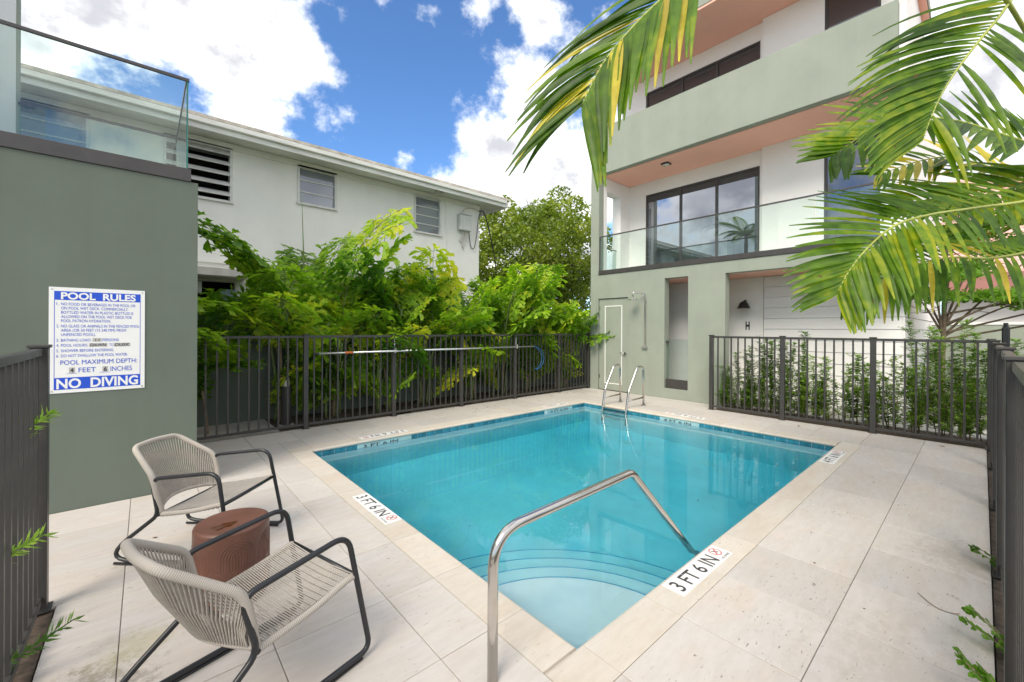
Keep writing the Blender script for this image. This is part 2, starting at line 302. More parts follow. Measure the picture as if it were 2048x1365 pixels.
class MB:
    def __init__(s): s.v = []; s.f = []; s.al = None
    def add(s, vs, fs):
        o = len(s.v); s.v += [tuple(x) for x in vs]; s.f += [tuple(i + o for i in f) for f in fs]; return s
    def box(s, x0, x1, y0, y1, z0, z1):
        return s.add([(x0, y0, z0), (x1, y0, z0), (x1, y1, z0), (x0, y1, z0), (x0, y0, z1), (x1, y0, z1), (x1, y1, z1), (x0, y1, z1)],
                     [(0, 3, 2, 1), (4, 5, 6, 7), (0, 1, 5, 4), (1, 2, 6, 5), (2, 3, 7, 6), (3, 0, 4, 7)])
    def tube(s, path, r, n=8, closed=False, cap=True, rfun=None):
        P = [V(p) for p in path]; m = len(P); base = len(s.v); al = s.al
        T = []
        for i in range(m):
            if closed: d = P[(i + 1) % m] - P[i - 1]
            else: d = P[min(i + 1, m - 1)] - P[max(i - 1, 0)]
            T.append(d.normalized())
        u = T[0].orthogonal().normalized(); acc = 0
        for i in range(m):
            if i: u = (u - T[i] * u.dot(T[i])).normalized(); acc += (P[i] - P[i - 1]).length
            w_ = T[i].cross(u); rr = r if rfun is None else r * rfun(i / (m - 1))
            for k in range(n):
                a = 2 * math.pi * k / n; s.v.append(tuple(P[i] + (u * math.cos(a) + w_ * math.sin(a)) * rr))
                if al is not None: al.append(acc)
        segs = m if closed else m - 1
        for i in range(segs):
            a, b = base + i * n, base + ((i + 1) % m) * n
            for k in range(n): s.f.append((a + k, a + (k + 1) % n, b + (k + 1) % n, b + k))
        if cap and not closed:
            s.f.append(tuple(base + k for k in range(n - 1, -1, -1))); s.f.append(tuple(base + (m - 1) * n + k for k in range(n)))
        return s
    def cyl(s, c, r, z0, z1, n=24): return s.tube([(c[0], c[1], z0), (c[0], c[1], z1)], r, n)
    def mesh(s, name, mat=None, smooth=False, bevel=0, bseg=1):
        me = bpy.data.meshes.new(name); me.from_pydata(s.v, [], s.f); me.update()
        if s.al is not None:
            a = me.attributes.new('along', 'FLOAT', 'POINT'); a.data.foreach_set('value', s.al)
        if bevel:
            bm = bmesh.new(); bm.from_mesh(me); bmesh.ops.bevel(bm, geom=bm.edges[:], offset=bevel, segments=bseg, affect='EDGES', profile=.5, clamp_overlap=True); bm.to_mesh(me); bm.free()
        if smooth: me.polygons.foreach_set('use_smooth', [True] * len(me.polygons))
        if mat: me.materials.append(mat)
        return me
    def build(s, name, mat, parent=None, smooth=False, bevel=0, bseg=1, local=False):
        return link(name, s.mesh(name, mat, smooth, bevel, bseg), None, parent, local)
def bx(name, mat, parent, x0, x1, y0, y1, z0, z1, bevel=0, local=False):
    return MB().box(min(x0, x1), max(x0, x1), min(y0, y1), max(y0, y1), min(z0, z1), max(z0, z1)).build(name, mat, parent, bevel=bevel, local=local)
def wall_with_holes(name, mat, parent, axis, c0, c1, a0, a1, z0, z1, holes):
    """slab between c0 and c1 on the axis ('x' or 'y'), spanning a0..a1 and z0..z1, with rectangular openings: one mesh, no seams"""
    A = sorted({a0, a1, *[h[0] for h in holes], *[h[1] for h in holes]}); Z = sorted({z0, z1, *[h[2] for h in holes], *[h[3] for h in holes]})
    A = [a for a in A if a0 <= a <= a1]; Z = [z for z in Z if z0 <= z <= z1]
    solid = {}
    for i in range(len(A) - 1):
        for j in range(len(Z) - 1):
            ca, cz_ = (A[i] + A[i + 1]) / 2, (Z[j] + Z[j + 1]) / 2
            solid[i, j] = not any(h[0] < ca < h[1] and h[2] < cz_ < h[3] for h in holes)
    mb = MB()
    def pt(c, a, z): return (c, a, z) if axis == 'x' else (a, c, z)
    for (i, j), s in solid.items():
        if not s: continue
        aa, ab, za, zb = A[i], A[i + 1], Z[j], Z[j + 1]
        q = lambda *p: mb.add([pt(*x) for x in p], [(0, 1, 2, 3)])
        q((c0, aa, za), (c0, ab, za), (c0, ab, zb), (c0, aa, zb)); q((c1, ab, za), (c1, aa, za), (c1, aa, zb), (c1, ab, zb))
        if not solid.get((i - 1, j)): q((c0, aa, za), (c0, aa, zb), (c1, aa, zb), (c1, aa, za))
        if not solid.get((i + 1, j)): q((c0, ab, za), (c1, ab, za), (c1, ab, zb), (c0, ab, zb))
        if not solid.get((i, j - 1)): q((c0, aa, za), (c1, aa, za), (c1, ab, za), (c0, ab, za))
        if not solid.get((i, j + 1)): q((c0, aa, zb), (c0, ab, zb), (c1, ab, zb), (c1, aa, zb))
    me = mb.mesh(name, mat)
    bm = bmesh.new(); bm.from_mesh(me); bmesh.ops.remove_doubles(bm, verts=bm.verts[:], dist=1e-5); bmesh.ops.recalc_face_normals(bm, faces=bm.faces[:]); bm.to_mesh(me); bm.free()
    return link(name, me, None, parent)
_dg = None
def text(s, mat, parent, origin, xd, yd, height, width=None, bold=0, align='LEFT', name='lettering', shear=0):
    """flat lettering: cap height in metres, optional fitted width, laid in the plane (xd, yd) from origin (baseline)"""
    cu = bpy.data.curves.new('t', 'FONT'); cu.body = s; cu.size = 1; cu.offset = bold; cu.align_x = 'LEFT'; cu.shear = shear; cu.fill_mode = 'FRONT'; cu.resolution_u = 4
    o = bpy.data.objects.new('t', cu); col.objects.link(o)
    dg = bpy.context.evaluated_depsgraph_get(); me = bpy.data.meshes.new_from_object(o.evaluated_get(dg)); bpy.data.objects.remove(o); bpy.data.curves.remove(cu)
    xs = [v.co.x for v in me.vertices]; x0, x1 = min(xs), max(xs); k = height / .70; kx = k if width is None else width / (x1 - x0)
    wd = (x1 - x0) * kx; sh = {'LEFT': 0, 'CENTER': -wd / 2, 'RIGHT': -wd}[align]
    o_, xd, yd = V(origin), V(xd).normalized(), V(yd).normalized()
    for v in me.vertices: v.co = o_ + xd * ((v.co.x - x0) * kx + sh) + yd * (v.co.y * k)
    me.materials.clear()
    return link(name, me, mat, parent)
def flat(pts, mat, parent, name, o, xd, yd):
    o, xd, yd = V(o), V(xd), V(yd)
    return MB().add([o + xd * a + yd * b for a, b in pts], [tuple(range(len(pts)))]).build(name, mat, parent)
def ring2d(mat, parent, name, o, xd, yd, r0, r1, n=40):
    o, xd, yd = V(o), V(xd), V(yd); mb = MB()
    for k in range(n):
        a = 2 * math.pi * k / n
        for r in (r0, r1): mb.v.append(tuple(o + xd * (r * math.cos(a)) + yd * (r * math.sin(a))))
    for k in range(n): q = (k + 1) % n; mb.f.append((2 * k, 2 * k + 1, 2 * q + 1, 2 * q))
    return mb.build(name, mat, parent)
ORD = ['first', 'second', 'third', 'fourth', 'fifth', 'sixth', 'seventh', 'eighth', 'ninth', 'tenth', 'eleventh', 'twelfth', 'thirteenth', 'fourteenth', 'fifteenth']
# ================================================================== SETTING
# pool opening (coping edge) and coping ring
PU0, PU1, PV0, PV1 = 1.585, 7.03, 1.305, 5.615
CW = .235
CU0, CU1, CV0, CV1 = PU0 - CW, PU1 + CW, PV0 - CW, PV1 + CW
WZ = -.095
def frame_sheet(name, mat, o, i, z):
    (a, b, c, d), (e, f, g, h) = o, i
    return tag(MB().add([(a, c, z), (b, c, z), (b, d, z), (a, d, z), (e, g, z), (f, g, z), (f, h, z), (e, h, z)], [(0, 1, 5, 4), (1, 2, 6, 5), (2, 3, 7, 6), (3, 0, 4, 7)]).build(name, mat), kind='structure')
frame_sheet('ground', M['soil'], (-300, 300, -300, 300), (PU0 - .08, PU1 + .08, PV0 - .08, PV1 + .08), -.06)
tag(bx('deck_bed', M['grout'], None, -2.25, -.365, 3.40, 5.08, -.04, -.012), kind='structure')
frame_sheet('deck_bed', M['grout'], (-.36, 8.82, -.042, 6.98), (PU0 - .05, PU1 + .05, PV0 - .05, PV1 + .05), -.012)

def rsub(r, h):
    a, b, c, d = r; e, f, g, k = h
    if e >= b or f <= a or g >= d or k <= c: return [r]
    out = []
    if e > a: out.append((a, e, c, d))
    if f < b: out.append((f, b, c, d))
    x0, x1 = max(a, e), min(b, f)
    if g > c: out.append((x0, x1, c, g))
    if k < d: out.append((x0, x1, k, d))
    return out
deck = tag(bpy.data.objects.new('deck', None), kind='structure'); col.objects.link(deck)
DU, DV = .5675, .575
HOLES = [(CU0, CU1, CV0, CV1), (-9, .385, 5.08, 99), (8.30, 99, -9, 3.47), (8.795, 99, -9, 99), (1.52, 99, 6.94, 99), (-9, -.365, -9, 3.40), (-9, -2.2, -9, 99), (-9, 99, -9, -.045)]
for i in range(-5, 18):
    for j in range(-2, 15):
        cells = [(-.09 + DU * i, -.09 + DU * (i + 1), .525 + DV * j, .525 + DV * (j + 1))]
        for h in HOLES: cells = [q for c in cells for q in rsub(c, h)]
        for (a, b, c, d) in cells:
            if d > 8.05: d = 8.05
            if b - a < .03 or d - c < .03: continue
            dz = rnd.uniform(-.0012, .0012)
            MB().box(a + .0018, b - .0018, c + .0018, d - .0018, -.03, dz).build('paver', M['paver'], deck, bevel=.002)

# ------------------------------------------------------------------ pool
pool = root('swimming_pool', 'rectangular turquoise swimming pool with stone coping and corner steps', 'swimming pool', (4.3, 3.46, 0))
def coping_piece(axis, a, b, side):
    """bullnosed stone laid along the axis; profile runs from outside (0) to the pool edge (CW)"""
    prof = [(0, -.045), (0, 0), (CW - .022, 0), (CW - .010, -.004), (CW - .003, -.012), (CW, -.022), (CW - .003, -.033), (CW - .012, -.042), (CW - .03, -.045)]
    mb = MB(); n = len(prof); vs = []
    for t in (a + .0012, b - .0012):
        for (o, z) in prof:
            if axis == 'u': vs.append((t, (CV0 + o) if side < 0 else (CV1 - o), z + .0015))
            else: vs.append(((CU0 + o) if side < 0 else (CU1 - o), t, z + .0015))
    fs = [tuple(range(n)), tuple(range(2 * n - 1, n - 1, -1))] + [(k, (k + 1) % n, n + (k + 1) % n, n + k) for k in range(n)]
    me = mb.add(vs, fs).mesh('coping_stone', M['coping'])
    bm = bmesh.new(); bm.from_mesh(me); bmesh.ops.recalc_face_normals(bm, faces=bm.faces[:]); bm.to_mesh(me); bm.free()
    link('coping_stone', me, None, pool)
def cuts(a, b, g0, p):
    xs = [a] + [g0 + p * k for k in range(-5, 30) if a + .12 < g0 + p * k < b - .12] + [b]; return list(zip(xs, xs[1:]))
for a, b in cuts(CU0, CU1, -.09, DU): coping_piece('u', a, b, -1); coping_piece('u', a, b, 1)
for a, b in cuts(PV0, PV1, .525, DV): coping_piece('v', a, b, -1); coping_piece('v', a, b, 1)
# the u-direction stones run the full length; cut back the corners of the ring is unnecessary as v stones stop at the pool edge
BU0, BU1, BV0, BV1 = PU0 - .02, PU1 + .02, PV0 - .02, PV1 + .02
def fz(u): return -1.10 - max(0, min(1, (u - 3.4) / 2.8)) * .32
us = [BU0, 3.4, 6.2, BU1]; mb = MB()
top = -.04
for a, b in zip(us, us[1:]):
    mb.add([(a, BV0, fz(a)), (b, BV0, fz(b)), (b, BV1, fz(b)), (a, BV1, fz(a))], [(0, 1, 2, 3)])
    mb.add([(a, BV0, fz(a)), (a, BV0, top), (b, BV0, top), (b, BV0, fz(b))], [(0, 1, 2, 3)])
    mb.add([(a, BV1, fz(a)), (b, BV1, fz(b)), (b, BV1, top), (a, BV1, top)], [(0, 1, 2, 3)])
for u in (BU0, BU1): mb.add([(u, BV0, fz(u)), (u, BV1, fz(u)), (u, BV1, top), (u, BV0, top)], [(0, 1, 2, 3)])
mb.build('basin', M['plaster'], pool)
# quarter-round steps in the near corner, each nosing trimmed with a thin blue tile line
for k, (r, z) in enumerate(((.93, -.30), (1.23, -.51), (1.53, -.72), (1.83, -.92))):
    n = 40; arc = [(BU0 + r * math.sin(math.pi / 2 * i / n), BV0 + r * math.cos(math.pi / 2 * i / n)) for i in range(n + 1)]
    mb = MB(); vs = [(BU0, BV0, z)] + [(x, y, z) for x, y in arc] + [(x, y, -1.12) for x, y in arc]
    mb.add(vs, [(0, i + 2, i + 1) for i in range(n)] + [(i + 1, i + 2, n + i + 3, n + i + 2) for i in range(n)])
    st = mb.build('step', M['plaster'], pool)
    mt = MB(); r2 = r - .009
    inn = [(BU0 + r2 * math.sin(math.pi / 2 * i / n), BV0 + r2 * math.cos(math.pi / 2 * i / n)) for i in range(n + 1)]
    ou = [(BU0 + (r + .003) * math.sin(math.pi / 2 * i / n), BV0 + (r + .003) * math.cos(math.pi / 2 * i / n)) for i in range(n + 1)]
    mt.add([(x, y, z + .003) for x, y in inn] + [(x, y, z + .003) for x, y in ou] + [(x, y, z - .012) for x, y in ou],
           [(i, i + 1, n + i + 2, n + i + 1) for i in range(n)] + [(n + 1 + i, n + 2 + i, 2 * n + 3 + i, 2 * n + 2 + i) for i in range(n)])
    mt.build('nosing_tile', M['nosing'], st)
# waterline tiles, each a piece; pale marker tiles carry the depth on the far walls
tile_me = MB().box(-.0725, .0725, -.006, .004, -.135, -.042).mesh('tile', M['tile'], bevel=.0015)
MARK_FAR = ((2.20, 2.95), (5.94, 6.62)); MARK_R = (3.2, 3.86)
def tiles(axis, c, a, b, sgn, gaps=()):
    n = int((b - a) / .1487); st = (b - a) / n
    for k in range(n):
        x = a + st * (k + .5)
        if any(g0 - .04 < x < g1 + .04 for g0, g1 in gaps): continue
        o = link('waterline_tile', tile_me, None, pool); loc = (x, c, 0) if axis == 'u' else (c, x, 0)
        o.matrix_basis = Matrix.Translation(loc) @ Matrix.Rotation({('u', 1): math.pi, ('u', -1): 0, ('v', 1): math.pi / 2, ('v', -1): -math.pi / 2}[axis, sgn], 4, 'Z')
tiles('u', BV1, BU0, BU1, -1, MARK_FAR); tiles('u', BV0, BU0, BU1, 1); tiles('v', BU1, BV0, BV1, -1, (MARK_R,)); tiles('v', BU0, BV0, BV1, 1)
for (a, b), s in zip(MARK_FAR, ('3 FT 6 IN', '4 FT 6 IN')):
    bx('depth_tile', M['tilelt'], pool, a - .03, b + .03, BV1 - .008, BV1 + .002, -.135, -.042)
    text(s, M['ink'], pool, (a + .05, BV1 - .0095, -.098), (1, 0, 0), (0, 0, 1), .038, .52, .02)
bx('depth_tile', M['tilelt'], pool, BU1 - .008, BU1 + .002, MARK_R[0] - .03, MARK_R[1] + .03, -.135, -.042)
text('4 FT 6 IN', M['ink'], pool, (BU1 - .0095, MARK_R[1] - .05, -.098), (0, -1, 0), (0, 0, 1), .038, .5, .02)
for (u, v) in ((6.48, 2.77), (6.46, 4.18)):
    z = fz(u); MB().cyl((u, v), .11, z, z + .02, 24).build('drain_cover', M['plate'], pool, smooth=False)
water = MB().box(BU0 - .012, BU1 + .012, BV0 - .012, BV1 + .012, -1.5, WZ).build('water', M['water']); tag(water, 'clear turquoise water filling the swimming pool', None, kind='structure')

def depth_plate(s, o, xd, yd, label):
    """white vinyl depth marker: o is the corner at the start of the reading line, on the pool-far side"""
    xd, yd = V(xd), V(yd); o = V(o); z = V((0, 0, .0036))
    r = root('depth_marker', label, 'depth marker', tuple(o + xd * .35 + yd * .07), 0, 'depth markers on the coping')
    mb = MB(); c = [o, o + xd * .71, o + xd * .71 + yd * .142, o + yd * .142]; lo = V((0, 0, .0016))
    mb.add([p + lo for p in c] + [p + z for p in c], [(4, 5, 6, 7), (0, 1, 5, 4), (1, 2, 6, 5), (2, 3, 7, 6), (3, 0, 4, 7)]); mb.build('plate', M['plate'], r)
    zz = o + V((0, 0, .0044))
    text(s, M['ink'], r, zz + xd * .035 + yd * .022, xd, yd, .098, .515, .012)
    c = zz + xd * .632 + yd * .088; ring2d(M['red'], r, 'no_diving_ring', c, xd, yd, .036, .043)
    flat([(-.03, -.022), (-.024, -.028), (.03, .022), (.024, .028)], M['red'], r, 'no_diving_slash', c + V((0, 0, .0006)), xd, yd)
    flat([(-.02, .02), (-.012, .024), (.004, .004), (.018, -.014), (.012, -.02), (-.004, -.004)], M['ink'], r, 'diver_symbol', c + V((0, 0, .0003)), xd, yd)
    text('NO DIVING', M['ink'], r, zz + xd * .582 + yd * .012, xd, yd, .016, .11, .01)
depth_plate('3 FT 6 IN', (1.425, 3.815, 0), (0, -1, 0), (1, 0, 0), 'white 3 ft 6 in depth marker on the coping beside the rocking chairs')
depth_plate('3 FT 6 IN', (2.348, 1.138, 0), (1, 0, 0), (0, 1, 0), 'white 3 ft 6 in depth marker on the near coping by the handrail')
depth_plate('4 FT 6 IN', (5.965, 1.132, 0), (1, 0, 0), (0, 1, 0), 'white 4 ft 6 in depth marker at the near right pool corner')
depth_plate('3 FT 6 IN', (2.975, 5.84, 0), (-1, 0, 0), (0, -1, 0), 'white 3 ft 6 in depth marker on the coping along the palm fence')
depth_plate('4 FT 6 IN', (6.635, 5.83, 0), (-1, 0, 0), (0, -1, 0), 'white 4 ft 6 in depth marker on the coping near the skimmer lid')
depth_plate('4 FT 6 IN', (7.215 + .145, 3.18, 0), (0, 1, 0), (-1, 0, 0), 'white 4 ft 6 in depth marker on the coping below the shower wall')

# handrail over the steps
hr = root('pool_handrail', 'polished steel handrail rising over the pool steps from the near deck', 'handrail', (1.15, 1.42, 0))
MB().tube(fillet([(1.15, 1.42, -.02), (1.15, 1.42, .648), (2.24, 1.42, .672), (3.125, 1.42, -.17), (3.2, 1.42, -.6)], [0, .17, .11, .03, 0], seg=9), .0235, 18).build('rail', M['steel'], hr, smooth=True)
# ladder
ld = root('pool_ladder', 'stainless steel pool ladder with two arched rails at far edge', 'ladder', (7.3, 4.82, 0))
for v in (5.095, 4.548):
    MB().tube(fillet([(7.59, v, 0), (7.575, v, .80), (7.36, v, .80), (7.05, v, .33), (6.955, v, -.1), (6.955, v, -1.0)], [0, .1, .1, .25, .15, 0], seg=7), .021, 14).build('rail', M['steel'], ld, smooth=True)
    MB().tube([(7.582, v, .17), (7.0, v, .15)], .016, 10).build('cross_brace', M['steel'], ld, smooth=True)
    MB().cyl((7.59, v), .052, .002, .014, 24).build('escutcheon', M['chrome'], ld)
for z in (-.03, -.10, -.34, -.6):
    bx('tread', M['chrome'], ld, 6.93, 7.0, 4.548, 5.095, z - .012, z + .012, bevel=.004)
sk = root('deck_skimmer', 'round cream skimmer lid set in the deck near the palm fence', 'lid', (5.15, 6.12, 0))
MB().cyl((5.15, 6.12), .125, -.004, .004, 32).build('lid', M['coping'], sk); MB().cyl((5.15, 6.12), .14, -.006, .0025, 32).build('rim', M['conc'], sk)

# ================================================================== GREEN BUILDING ON THE LEFT
gb = root('green_building', 'grey-green stucco building with glass balcony above the pool rules sign', 'building', (-2, 6, 0))
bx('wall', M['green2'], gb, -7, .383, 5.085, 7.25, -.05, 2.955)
bx('slab_edge', M['bronze'], gb, -7, .328, 5.07, 7.1, 2.957, 3.078, bevel=.003)
bx('upper_wall', M['white'], gb, -7, -1.06, 5.35, 7.12, 3.08, 9.2)
bx('corner_trim', M['green'], gb, -1.062, -1.052, 6.95, 7.125, 3.08, 9.2)
bx('glass_panel', M['glass'], gb, -7, .29, 5.095, 5.107, 3.08, 3.925); bx('glass_panel', M['glass'], gb, .292, .304, 5.107, 6.9, 3.08, 3.925); bx('glass_panel', M['glass'], gb, -1.05, .29, 7.03, 7.042, 3.08, 4.02)
bx('glass_edge', M['glassedge'], gb, .2935, .3055, 5.0945, 5.1065, 3.08, 3.925)
bx('handrail', M['bronze'], gb, -7, .312, 5.089, 5.113, 3.926, 3.952); bx('handrail', M['bronze'], gb, .286, .310, 5.115, 6.9, 3.926, 3.952); bx('handrail', M['bronze'], gb, -1.04, .31, 7.024, 7.048, 4.022, 4.05)
bx('rail_bracket', M['bronze'], gb, -1.05, -.93, 7.0, 7.02, 3.985, 4.012)
# pool rules sign
sg = root('pool_rules_sign', 'white and blue pool rules sign screwed to the green wall', 'sign', (-.297, 5.08, 1.435))
SW, SH, SX, SZ, SY = .592, .884, -.594, 1.878, 5.079
def sgp(fx, fy, dy=0): return (SX + fx * SW, SY - dy, SZ - fy * SH)
bx('panel', M['signw'], sg, SX, SX + SW, SY, SY + .0045, SZ - SH, SZ)
def sflat(a, b, c, d, mat, nm, dy=.0008): MB().add([sgp(a, d, dy), sgp(b, d, dy), sgp(b, c, dy), sgp(a, c, dy)], [(0, 1, 2, 3)]).build(nm, mat, sg)
sflat(.05, .95, .037, .12, M['blue'], 'header_band'); sflat(.05, .95, .855, .968, M['blue'], 'footer_band'); sflat(.05, .056, .12, .855, M['blue'], 'border_line'); sflat(.944, .95, .12, .855, M['blue'], 'border_line')
X, Zd = (1, 0, 0), (0, 0, 1)
def st(s, fx, fy, hfrac, wfrac, mat=M['blue'], bold=.0, dy=.0016, shear=0): text(s, mat, sg, sgp(fx, fy + hfrac / 2, dy), X, Zd, hfrac * SH, wfrac * SW, bold, shear=shear)['kind'] = 'stuff'
st('POOL  RULES', .115, .079, .062, .78, M['signw'], .035); st('NO  DIVING', .075, .912, .088, .85, M['signw'], .03)
for fy, s, wd in ((.157, 'NO FOOD OR BEVERAGES IN THE POOL OR', .775), (.196, 'ON POOL WET DECK. COMMERCIALLY', .69), (.236, 'BOTTLED WATER IN PLASTIC BOTTLES IS', .75), (.276, 'ALLOWED ON THE POOL WET DECK FOR', .735), (.316, 'POOL PATRON HYDRATION.', .505),
                  (.366, 'NO GLASS OR ANIMALS IN THE FENCED POOL', .82), (.406, 'AREA (OR 50 FEET (15 240 MM) FROM', .67), (.447, 'UNFENCED POOL).', .345), (.50, 'BATHING LOAD:', .30), (.50, 'PERSONS.', .18), (.549, 'POOL HOURS:', .265), (.549, 'TO', .045), (.60, 'SHOWER BEFORE ENTERING.', .54), (.648, 'DO NOT SWALLOW THE POOL WATER.', .69)):
    fx = {'PERSONS.': .535, 'TO': .605}.get(s, .117); st(s, fx, fy, .027, wd)
for fy, s in ((.157, '1.'), (.366, '2.'), (.50, '3.'), (.549, '4.'), (.60, '5.'), (.648, '6.')): st(s, .073, fy, .027, .025)
st('POOL MAXIMUM DEPTH:', .112, .712, .044, .80); st('FEET', .29, .788, .046, .175); st('INCHES', .62, .788, .046, .235)
sflat(.43, .525, .483, .517, M['tape'], 'tape_label'); st('11', .455, .50, .028, .05, M['ink'], shear=.2)
sflat(.395, .585, .532, .567, M['tape'], 'tape_label'); st('DAWN', .405, .549, .028, .17, M['ink'], .02, shear=.2)
sflat(.655, .835, .532, .567, M['tape'], 'tape_label'); st('DUSK', .665, .549, .028, .16, M['ink'], .02, shear=.2)
sflat(.195, .255, .762, .814, M['tape'], 'tape_label'); st('4', .208, .788, .04, .036, M['ink'], .03)
sflat(.535, .595, .762, .814, M['tape'], 'tape_label'); st('6', .548, .788, .04, .036, M['ink'], .03)
sflat(.17, .28, .818, .821, M['blue'], 'underline'); sflat(.505, .615, .818, .821, M['blue'], 'underline')
for fx, fy in ((.03, .02), (.97, .02), (.03, .98), (.97, .98)): MB().tube([sgp(fx, fy, .0), sgp(fx, fy, .003)], .006, 12).build('screw', M['chrome'], sg)

# ================================================================== FENCES
post_me = MB().box(-.034, .034, -.034, .034, .0, 1.432).mesh('post', M['fence'], bevel=.003)
cap_me = MB().box(-.043, .043, -.043, .043, 1.432, 1.45).mesh('cap', M['fence'], bevel=.004)
foot_me = MB().box(-.05, .05, -.05, .05, .001, .009).mesh('foot', M['fence'])
picket_me = MB().box(-.011, .011, -.011, .011, .075, 1.40).mesh('picket', M['fence'])
def fence(label, p0, d, posts, npick, ends=(None, None), flush=False):
    """straight run from p0 along unit d; posts at distances; npick pickets between neighbours"""
    d = V((*d, 0)); p0 = V((*p0, 0)); ang = math.atan2(d.y, d.x)
    r = root('metal_fence', label, 'fence', tuple(p0), 0)
    a = posts[0] if ends[0] is None else ends[0]; b = posts[-1] if ends[1] is None else ends[1]
    def put(nm, me, t):
        o = link(nm, me, None, r, True); o.location = d * t; o.rotation_euler = (0, 0, ang); return o
    for t in posts:
        o = put('post', post_me, t); c = link('cap', cap_me, None, o, True); c = link('foot_plate', foot_me, None, o, True)
    S = sorted(set([a, *posts, b]))
    for k, (x, y) in enumerate(zip(S, S[1:])):
        n = npick if abs((y - x) - (posts[1] - posts[0])) < .25 else max(1, round((y - x) / ((posts[1] - posts[0]) / (npick + 1))) - 1)
        for q in range(n): put('picket', picket_me, x + (y - x) * (q + 1) / (n + 1))
        ga, gb_ = x + (.034 if x in posts else 0), y - (.034 if y in posts else 0)
        for nm, z0, z1, hw in (('top_rail', 1.392, 1.43, .02), ('bottom_rail', .05, .085, .017)):
            o = link(nm, MB().box(ga, gb_, -hw, hw, z0, z1).mesh(nm, M['fence'], bevel=.003), None, r, True); o.rotation_euler = (0, 0, ang)
    return r
FV = 6.875
fence('dark metal picket fence along the palms with pool pole hung on it', (.36, FV), (1, 0), [1.49, 2.93, 4.365, 5.80, 7.24, 8.39], 11, ends=(.0, None))
fence('dark metal picket fence in front of the narrow-leaved shrubs', (8.255, 3.48), (0, -1), [0, 1.2, 2.39, 3.56], 9)
fence('dark metal picket fence seen end-on along the near deck', (-.6, -.098), (1, 0), [.25, 1.73, 3.22, 4.66, 6.17, 7.77], 12, ends=(None, 8.83))
fence('dark metal picket fence beside the rocking chairs', (-.43, 3.40), (0, -1), [0, 1.5, 3.0], 12)
gl = root('gate_latch', 'black knobbed gate latch standing above the end-on fence', 'latch', (8.2, -.2, 1.43))
MB().box(8.17, 8.23, -.235, -.165, 1.25, 1.60).build('body', M['blackm'], gl, bevel=.012); MB().cyl((8.2, -.2), .022, 1.60, 1.655, 14).build('knob', M['blackm'], gl); MB().cyl((8.2, -.2), .03, 1.49, 1.61, 14).build('collar', M['blackm'], gl)
# pool pole on hooks
pp = root('pool_pole', 'long aluminium pool pole hanging on the palm fence', 'pole', (4.3, FV - .06, 1.15))
MB().tube([(2.0, FV - .062, 1.148), (6.68, FV - .062, 1.15)], .0165, 12).build('shaft', M['alu'], pp, smooth=True); MB().tube([(3.4, FV - .062, 1.149), (6.0, FV - .062, 1.15)], .0185, 12).build('outer_tube', M['alu'], pp, smooth=True)
MB().tube([(2.42, FV - .062, 1.1484), (2.55, FV - .062, 1.1484)], .0195, 12).build('label_sleeve', pm('orange_label', (.6, .16, .04), .5, .5, 25), pp, smooth=True); MB().tube([(1.965, FV - .062, 1.148), (2.02, FV - .062, 1.148)], .018, 12).build('end_cap', M['blackm'], pp)
for k, u in enumerate((3.29, 6.16)):
    h = root('pole_hook', 'white wire hook holding the pool pole near its ' + ('labelled end' if k == 0 else 'net end'), 'hook', (u, FV - .04, 1.2), 0, 'hooks holding the pool pole')
    MB().tube(fillet([(u, FV - .038, 1.36), (u, FV - .042, 1.12), (u, FV - .085, 1.118), (u, FV - .09, 1.2)], .03), .006, 8).build('hook', M['jal'], h, smooth=True)
nt = root('skimmer_net', 'blue curved skimmer net frame at the end of the pool pole', 'skimmer net', (6.7, FV - .06, 1.15))
for k, (ou, zz) in enumerate(((.0, 0), (-.07, .02))):
    MB().tube(smooth_path([(6.68, FV - .06, 1.15), (6.86 + ou, FV - .07, 1.10), (6.99 + ou, FV - .075, .96), (7.0 + ou, FV - .075, .80), (6.9 + ou, FV - .07, .66), (6.76 + ou * .5, FV - .065, .61 + zz)], 30), .006, 8).build('frame', M['hoseb'], nt, smooth=True)

# ================================================================== SITE WALL, HOUSE BEHIND
sw = root('garden_wall', 'grey-green rendered garden wall behind the palms', 'wall', (3, 8.1, 0))
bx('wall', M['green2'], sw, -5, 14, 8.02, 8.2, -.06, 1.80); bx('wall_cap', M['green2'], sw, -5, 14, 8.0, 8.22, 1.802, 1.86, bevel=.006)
bed = MB()
nU, nV = 90, 12
for i in range(nU + 1):
    for j in range(nV + 1):
        bed.v.append((1.52 + (8.8 - 1.52) * i / nU, 6.95 + 1.08 * j / nV, -.015 + rnd.uniform(0, .03)))
for i in range(nU):
    for j in range(nV): a = i * (nV + 1) + j; bed.f.append((a, a + nV + 1, a + nV + 2, a + 1))
tag(bed.build('planting_bed', M['mulch']), kind='structure')
tag(MB().box(8.305, 8.95, -.04, 3.46, -.02, .0).build('planting_strip', M['mulch']), kind='structure')
tag(MB().box(-.62, -.372, .0, 3.39, -.05, -.012).build('planting_strip', M['mulch']), kind='structure')
tag(MB().box(-2.25, -.622, -1.0, 3.39, -.05, -.008).build('path', M['conc']), kind='structure')
tag(MB().box(-1.0, 9.4, -1.4, -.05, -.05, -.012).build('planting_strip', M['mulch']), kind='structure')
nh = root('white_house', 'old white two-storey house with low eaves and louvred windows', 'house', (2, 12, 0))
HV, HE = 9.9, 7.42
WIN = [(-2.2, -.75, 4.40, 5.05), (.28, 1.25, 4.05, 5.05), (2.52, 3.265, 4.295, 5.065), (5.33, 6.06, 4.12, 5.04)]
wall_with_holes('wall', M['housew'], nh, 'y', HV, HV + .2, -14, HE, -.05, 5.35, WIN + [(.2, 1.35, .0, 2.45)])
